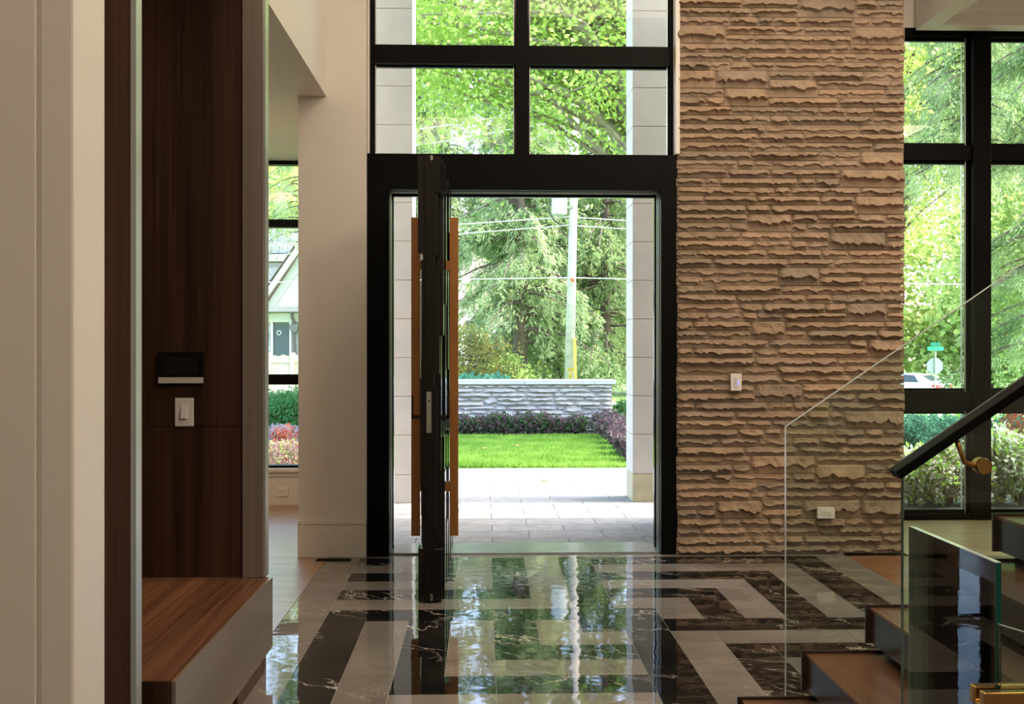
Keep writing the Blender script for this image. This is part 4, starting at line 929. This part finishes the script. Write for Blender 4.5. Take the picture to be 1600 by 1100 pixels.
# left neighbour with gable
YN_ = 42.0
h2 = thing('house', (ax(440, YN_), YN_, -.9), 'neighbouring stucco and stone house with a steep gable seen through the left window', 'house')
def ply(nm, pts, y0, y1, mat, Yp=YN_, **kw): return MB().prism([(ax(p[0], Yp), az(p[1], Yp, p[0])) for p in pts], 'y', y0, y1).build(nm, mat, h2, **kw)
ply('gable_wall', [(414, 482), (540, 482), (477, 385)], YN_ - .1, YN_ + .5, stucco)
ply('verge_board', [(398, 487), (407, 487), (479, 383), (479, 369)], YN_ - .6, YN_ - .35, plain('verge', (.70, .71, .62), .6))
ply('verge_board', [(556, 487), (547, 487), (479, 383), (479, 369)], YN_ - .6, YN_ - .35, plain('verge2', (.70, .71, .62), .6))
ply('gable_trim', [(424, 482), (428, 482), (479, 408), (479, 402)], YN_ - .16, YN_ - .1, plain('verge3', (.60, .60, .50), .6))
MB().prism([(ax(394, YN_), az(489, YN_, 400)), (ax(396, YN_), az(485, YN_, 400)), (ax(478, YN_), az(366, YN_, 478)), (ax(479, YN_), az(369, YN_, 478))], 'y', YN_ - .7, YN_ + 5).build('roof_edge', M['bark'], h2)
B(ax(380, YN_), ax(560, YN_), YN_ + .5, YN_ + 6, -1.2, az(482, YN_)).build('walls', stucco, h2)
ply('eave_fascia', [(398, 488), (560, 488), (560, 480), (398, 480)], YN_ - .75, YN_ - .5, plain('fascia', (.36, .31, .28), .6))
ply('frieze', [(398, 503), (560, 503), (560, 489), (398, 489)], YN_ + .3, YN_ + .48, stucco)
for c in courses(ax(452, YN_), ax(540, YN_), -1.0, az(503, YN_), YN_ + .46, .26, .05, 0, .55, 9): MB().box(*c).build('stone', hstone, h2)
for c in courses(ax(395, YN_), ax(424, YN_), -1.0, az(503, YN_), YN_ + .46, .26, .05, 0, .55, 10): MB().box(*c).build('stone', hstone, h2)
dd = ply('house_door', [(424, 560), (450, 560), (450, 505), (424, 505)], YN_ + .38, YN_ + .46, plain('dark_door', (.07, .09, .09), .5))
ply('door_frame', [(421, 560), (424, 560), (424, 503), (421, 503)], YN_ + .3, YN_ + .46, M['trim']); ply('door_frame', [(450, 560), (453, 560), (453, 503), (450, 503)], YN_ + .3, YN_ + .46, M['trim'])
w_ = MB(); cc = at(436, 520, YN_ + .34)
w_.tube([cc + Vector((  .09 * math.cos(a), 0, .09 * math.sin(a))) for a in [2 * PI * i / 10 for i in range(11)]], .018, 6); w_.build('door_wreath', M['white'], dd)
# upper wall of big stones, slate roof behind
for c in courses(ax(380, YN_ + 2), ax(470, YN_ + 2), az(490, YN_ + 2), az(409, YN_ + 2), YN_ + 2.6, .30, .06, 0, .72, 14): MB().box(*c).build('stone', hstone, h2)
B(ax(370, 44.7), ax(520, 44.7), 44.7, 48, -1.2, az(408, 44.7)).build('back_wall', stucco, h2)
B(ax(370, 44), ax(520, 44), 44.2, 44.6, az(408, 44), az(397, 44)).build('frieze', stucco, h2)
for c in courses(ax(370, 44), ax(520, 44), az(396, 44), az(346, 44), 44.2, .17, .05, 1.1, .36, 15)[:300]: MB().box(*c).build('slate', slate, h2)
MB().prism([(44.22, az(396, 44)), (45.8, az(346, 44)), (47.5, az(396, 44))], 'x', ax(370, 44), ax(520, 44)).build('roof', slate, h2)
dsx = ax(458, YN_); dp = MB().tube([(dsx - .06, YN_ + .1, az(488, YN_)), (dsx - .06, YN_ + .1, az(495, YN_)), (dsx, YN_ + .2, az(503, YN_)), (dsx, YN_ + .2, -1)], .07, 8).build('downspout', plain('spout', (.15, .12, .11), .5), h2)
MB().prism([(dsx - .2, az(507, YN_)), (dsx + .2, az(507, YN_)), (dsx + .17, az(513, YN_)), (dsx + .1, az(519, YN_)), (dsx - .1, az(519, YN_)), (dsx - .17, az(513, YN_))], 'y', YN_ + .05, YN_ + .3).build('rain_head', plain('spout2', (.18, .15, .14), .5), dp)
# fence
YFc = 30.0; fn = thing('wooden_fence', (ax(440, YFc), YFc, -.3), 'pale wooden board fence in front of the neighbouring house, outside the left window', 'fence')
fm = wood('fence_wood', (.42, .33, .26), (.62, .52, .43), 'z', .8, grain=12, rand=9)
x = ax(395, YFc); xe = ax(540, YFc); zf = float(gz_(0, YFc)); i = 0
while x < xe:
    wd = .14; B(x, x + wd - .008, YFc, YFc + .025, zf, az(555.5, YFc, 440) + .02 * math.sin(i * 2.3)).build('board', fm, fn); x += wd; i += 1
for px in (420, 457, 500): B(ax(px, YFc) - .07, ax(px, YFc) + .07, YFc - .06, YFc + .08, zf, az(551, YFc, 440)).build('post', fm, fn)
B(ax(395, YFc), xe, YFc - .03, YFc, az(562, YFc, 440) - .09, az(562, YFc, 440)).build('rail', fm, fn)
# ---------------------------------------------------------------- car, stop sign
YC = 50.0; zc = float(gz_(0, YC)) - .02
cm = plain('car_white', (.78, .79, .80), .25, var=.01, coat=.8); cg = plain('car_glass', (.05, .07, .08), .08); tl = plain('tail_red', (.55, .03, .03), .2)
def car(name, px, Y, ang, lab, body=cm):
    o = thing(name, (0, 0, 0), lab, 'car'); Z = float(gz_(0, Y))
    prof = [(0, .35), (.02, .62), (.06, .92), (.42, 1.0), (1.02, 1.33), (1.6, 1.43), (2.3, 1.42), (3.0, 1.12), (3.3, .96), (4.2, .84), (4.45, .62), (4.5, .35), (3.9, .22), (.6, .22)]
    hw = [.86, .88, .86, .80, .64, .60, .60, .72, .80, .78, .74, .74, .84, .84]
    n = len(prof); vs = [(p[0], -h, p[1]) for p, h in zip(prof, hw)] + [(p[0], h, p[1]) for p, h in zip(prof, hw)]
    mb = MB(); mb.add(vs, [tuple(range(n)), tuple(range(2 * n - 1, n - 1, -1))] + [(i, n + i, n + (i + 1) % n, (i + 1) % n) for i in range(n)]); b_ = mb.build('body', body, o, bev=.04)
    for s in (-1, 1):
        mb = MB(); q = [(1.05, .98, .80), (1.35, 1.33, .665), (1.9, 1.36, .64), (1.95, .98, .79)]; q2 = [(2.03, .98, .79), (2.03, 1.36, .64), (2.4, 1.34, .66), (2.95, 1.0, .77)]
        for qq in (q, q2): mb.add([(a, s * (c + .012), z) for a, z, c in qq] + [(a, s * (c - .03), z) for a, z, c in qq], [(0, 1, 2, 3), (7, 6, 5, 4), (0, 4, 5, 1), (1, 5, 6, 2), (2, 6, 7, 3), (3, 7, 4, 0)])
        mb.build('side_window', cg, o)
        mb = MB(); mb.add([(-.02, s * .52, .70), (-.01, s * .52, .84), (.05, s * .89, .88), (.45, s * .895, .84), (.03, s * .895, .66), (.10, s * .5, .70), (.10, s * .5, .84)], [(0, 1, 2, 4), (2, 3, 4), (0, 5, 6, 1), (1, 6, 3, 2), (0, 4, 3, 5)]); mb.build('tail_light', tl, o)
        for xw in (.85, 3.55):
            wl_ = MB().tube([(xw, s * .70, .32), (xw, s * .89, .32)], .32, 20).build('wheel', M['blackg'], o); MB().tube([(xw, s * .885, .32), (xw, s * .90, .32)], .20, 14).build('hubcap', M['steel'], wl_)
    MB().add([(.50, -.62, 1.06), (.50, .62, 1.06), (.98, .54, 1.33), (.98, -.54, 1.33), (.6, -.62, 1.04), (.6, .62, 1.04)], [(0, 1, 2, 3), (0, 4, 5, 1), (4, 3, 2, 5), (0, 3, 4), (1, 5, 2)]).build('rear_window', cg, o)
    MB().box(-.025, .02, -.26, .26, .66, .78).build('plate', M['white'], o)
    MB().box(-.05, .06, -.80, .80, .30, .46).build('bumper', body, o, bev=.02)
    c = at(px, 600, Y); o.location = (c.x, Y, Z); o.rotation_euler = (0, 0, ang); o.scale = (1, 1, 1)
    return o
car('white_car', 1478, YC, PI / 2 + math.radians(42), 'white hatchback seen from behind on the street, beyond the stop sign')
car('grey_car', 1398, YC + 6, PI / 2 + math.radians(60), 'dark car mostly hidden behind the stone wall edge, beyond the white one', plain('car_grey', (.25, .30, .36), .3, coat=.6))
YS_ = 40.0; sc0 = at(1461.5, 572, YS_); s0 = thing('stop_sign', (sc0.x, YS_, float(gz_(0, YS_))), 'grey back of an octagonal stop sign on a post topped by green street blades', 'sign')
r8 = .355; MB().prism([(sc0.x + r8 * math.cos(PI / 8 + k * PI / 4), sc0.z + r8 * math.sin(PI / 8 + k * PI / 4)) for k in range(8)], 'y', YS_ + .04, YS_ + .045).build('sign_plate', plain('sign_back', (.46, .49, .54), .4), s0)
MB().tube([(sc0.x, YS_, float(gz_(0, YS_))), (sc0.x, YS_, az(549, YS_))], .032, 8).build('post', M['alu'], s0)
B(sc0.x - .33, sc0.x + .34, YS_ - .01, YS_ + .01, az(548, YS_), az(541.5, YS_)).build('street_blade', plain('street_green', (.05, .45, .33), .4), s0)
B(sc0.x - .012, sc0.x + .012, YS_ - .4, YS_ + .4, az(540.5, YS_), az(535, YS_)).build('street_blade', plain('street_green2', (.05, .45, .33), .4), s0)
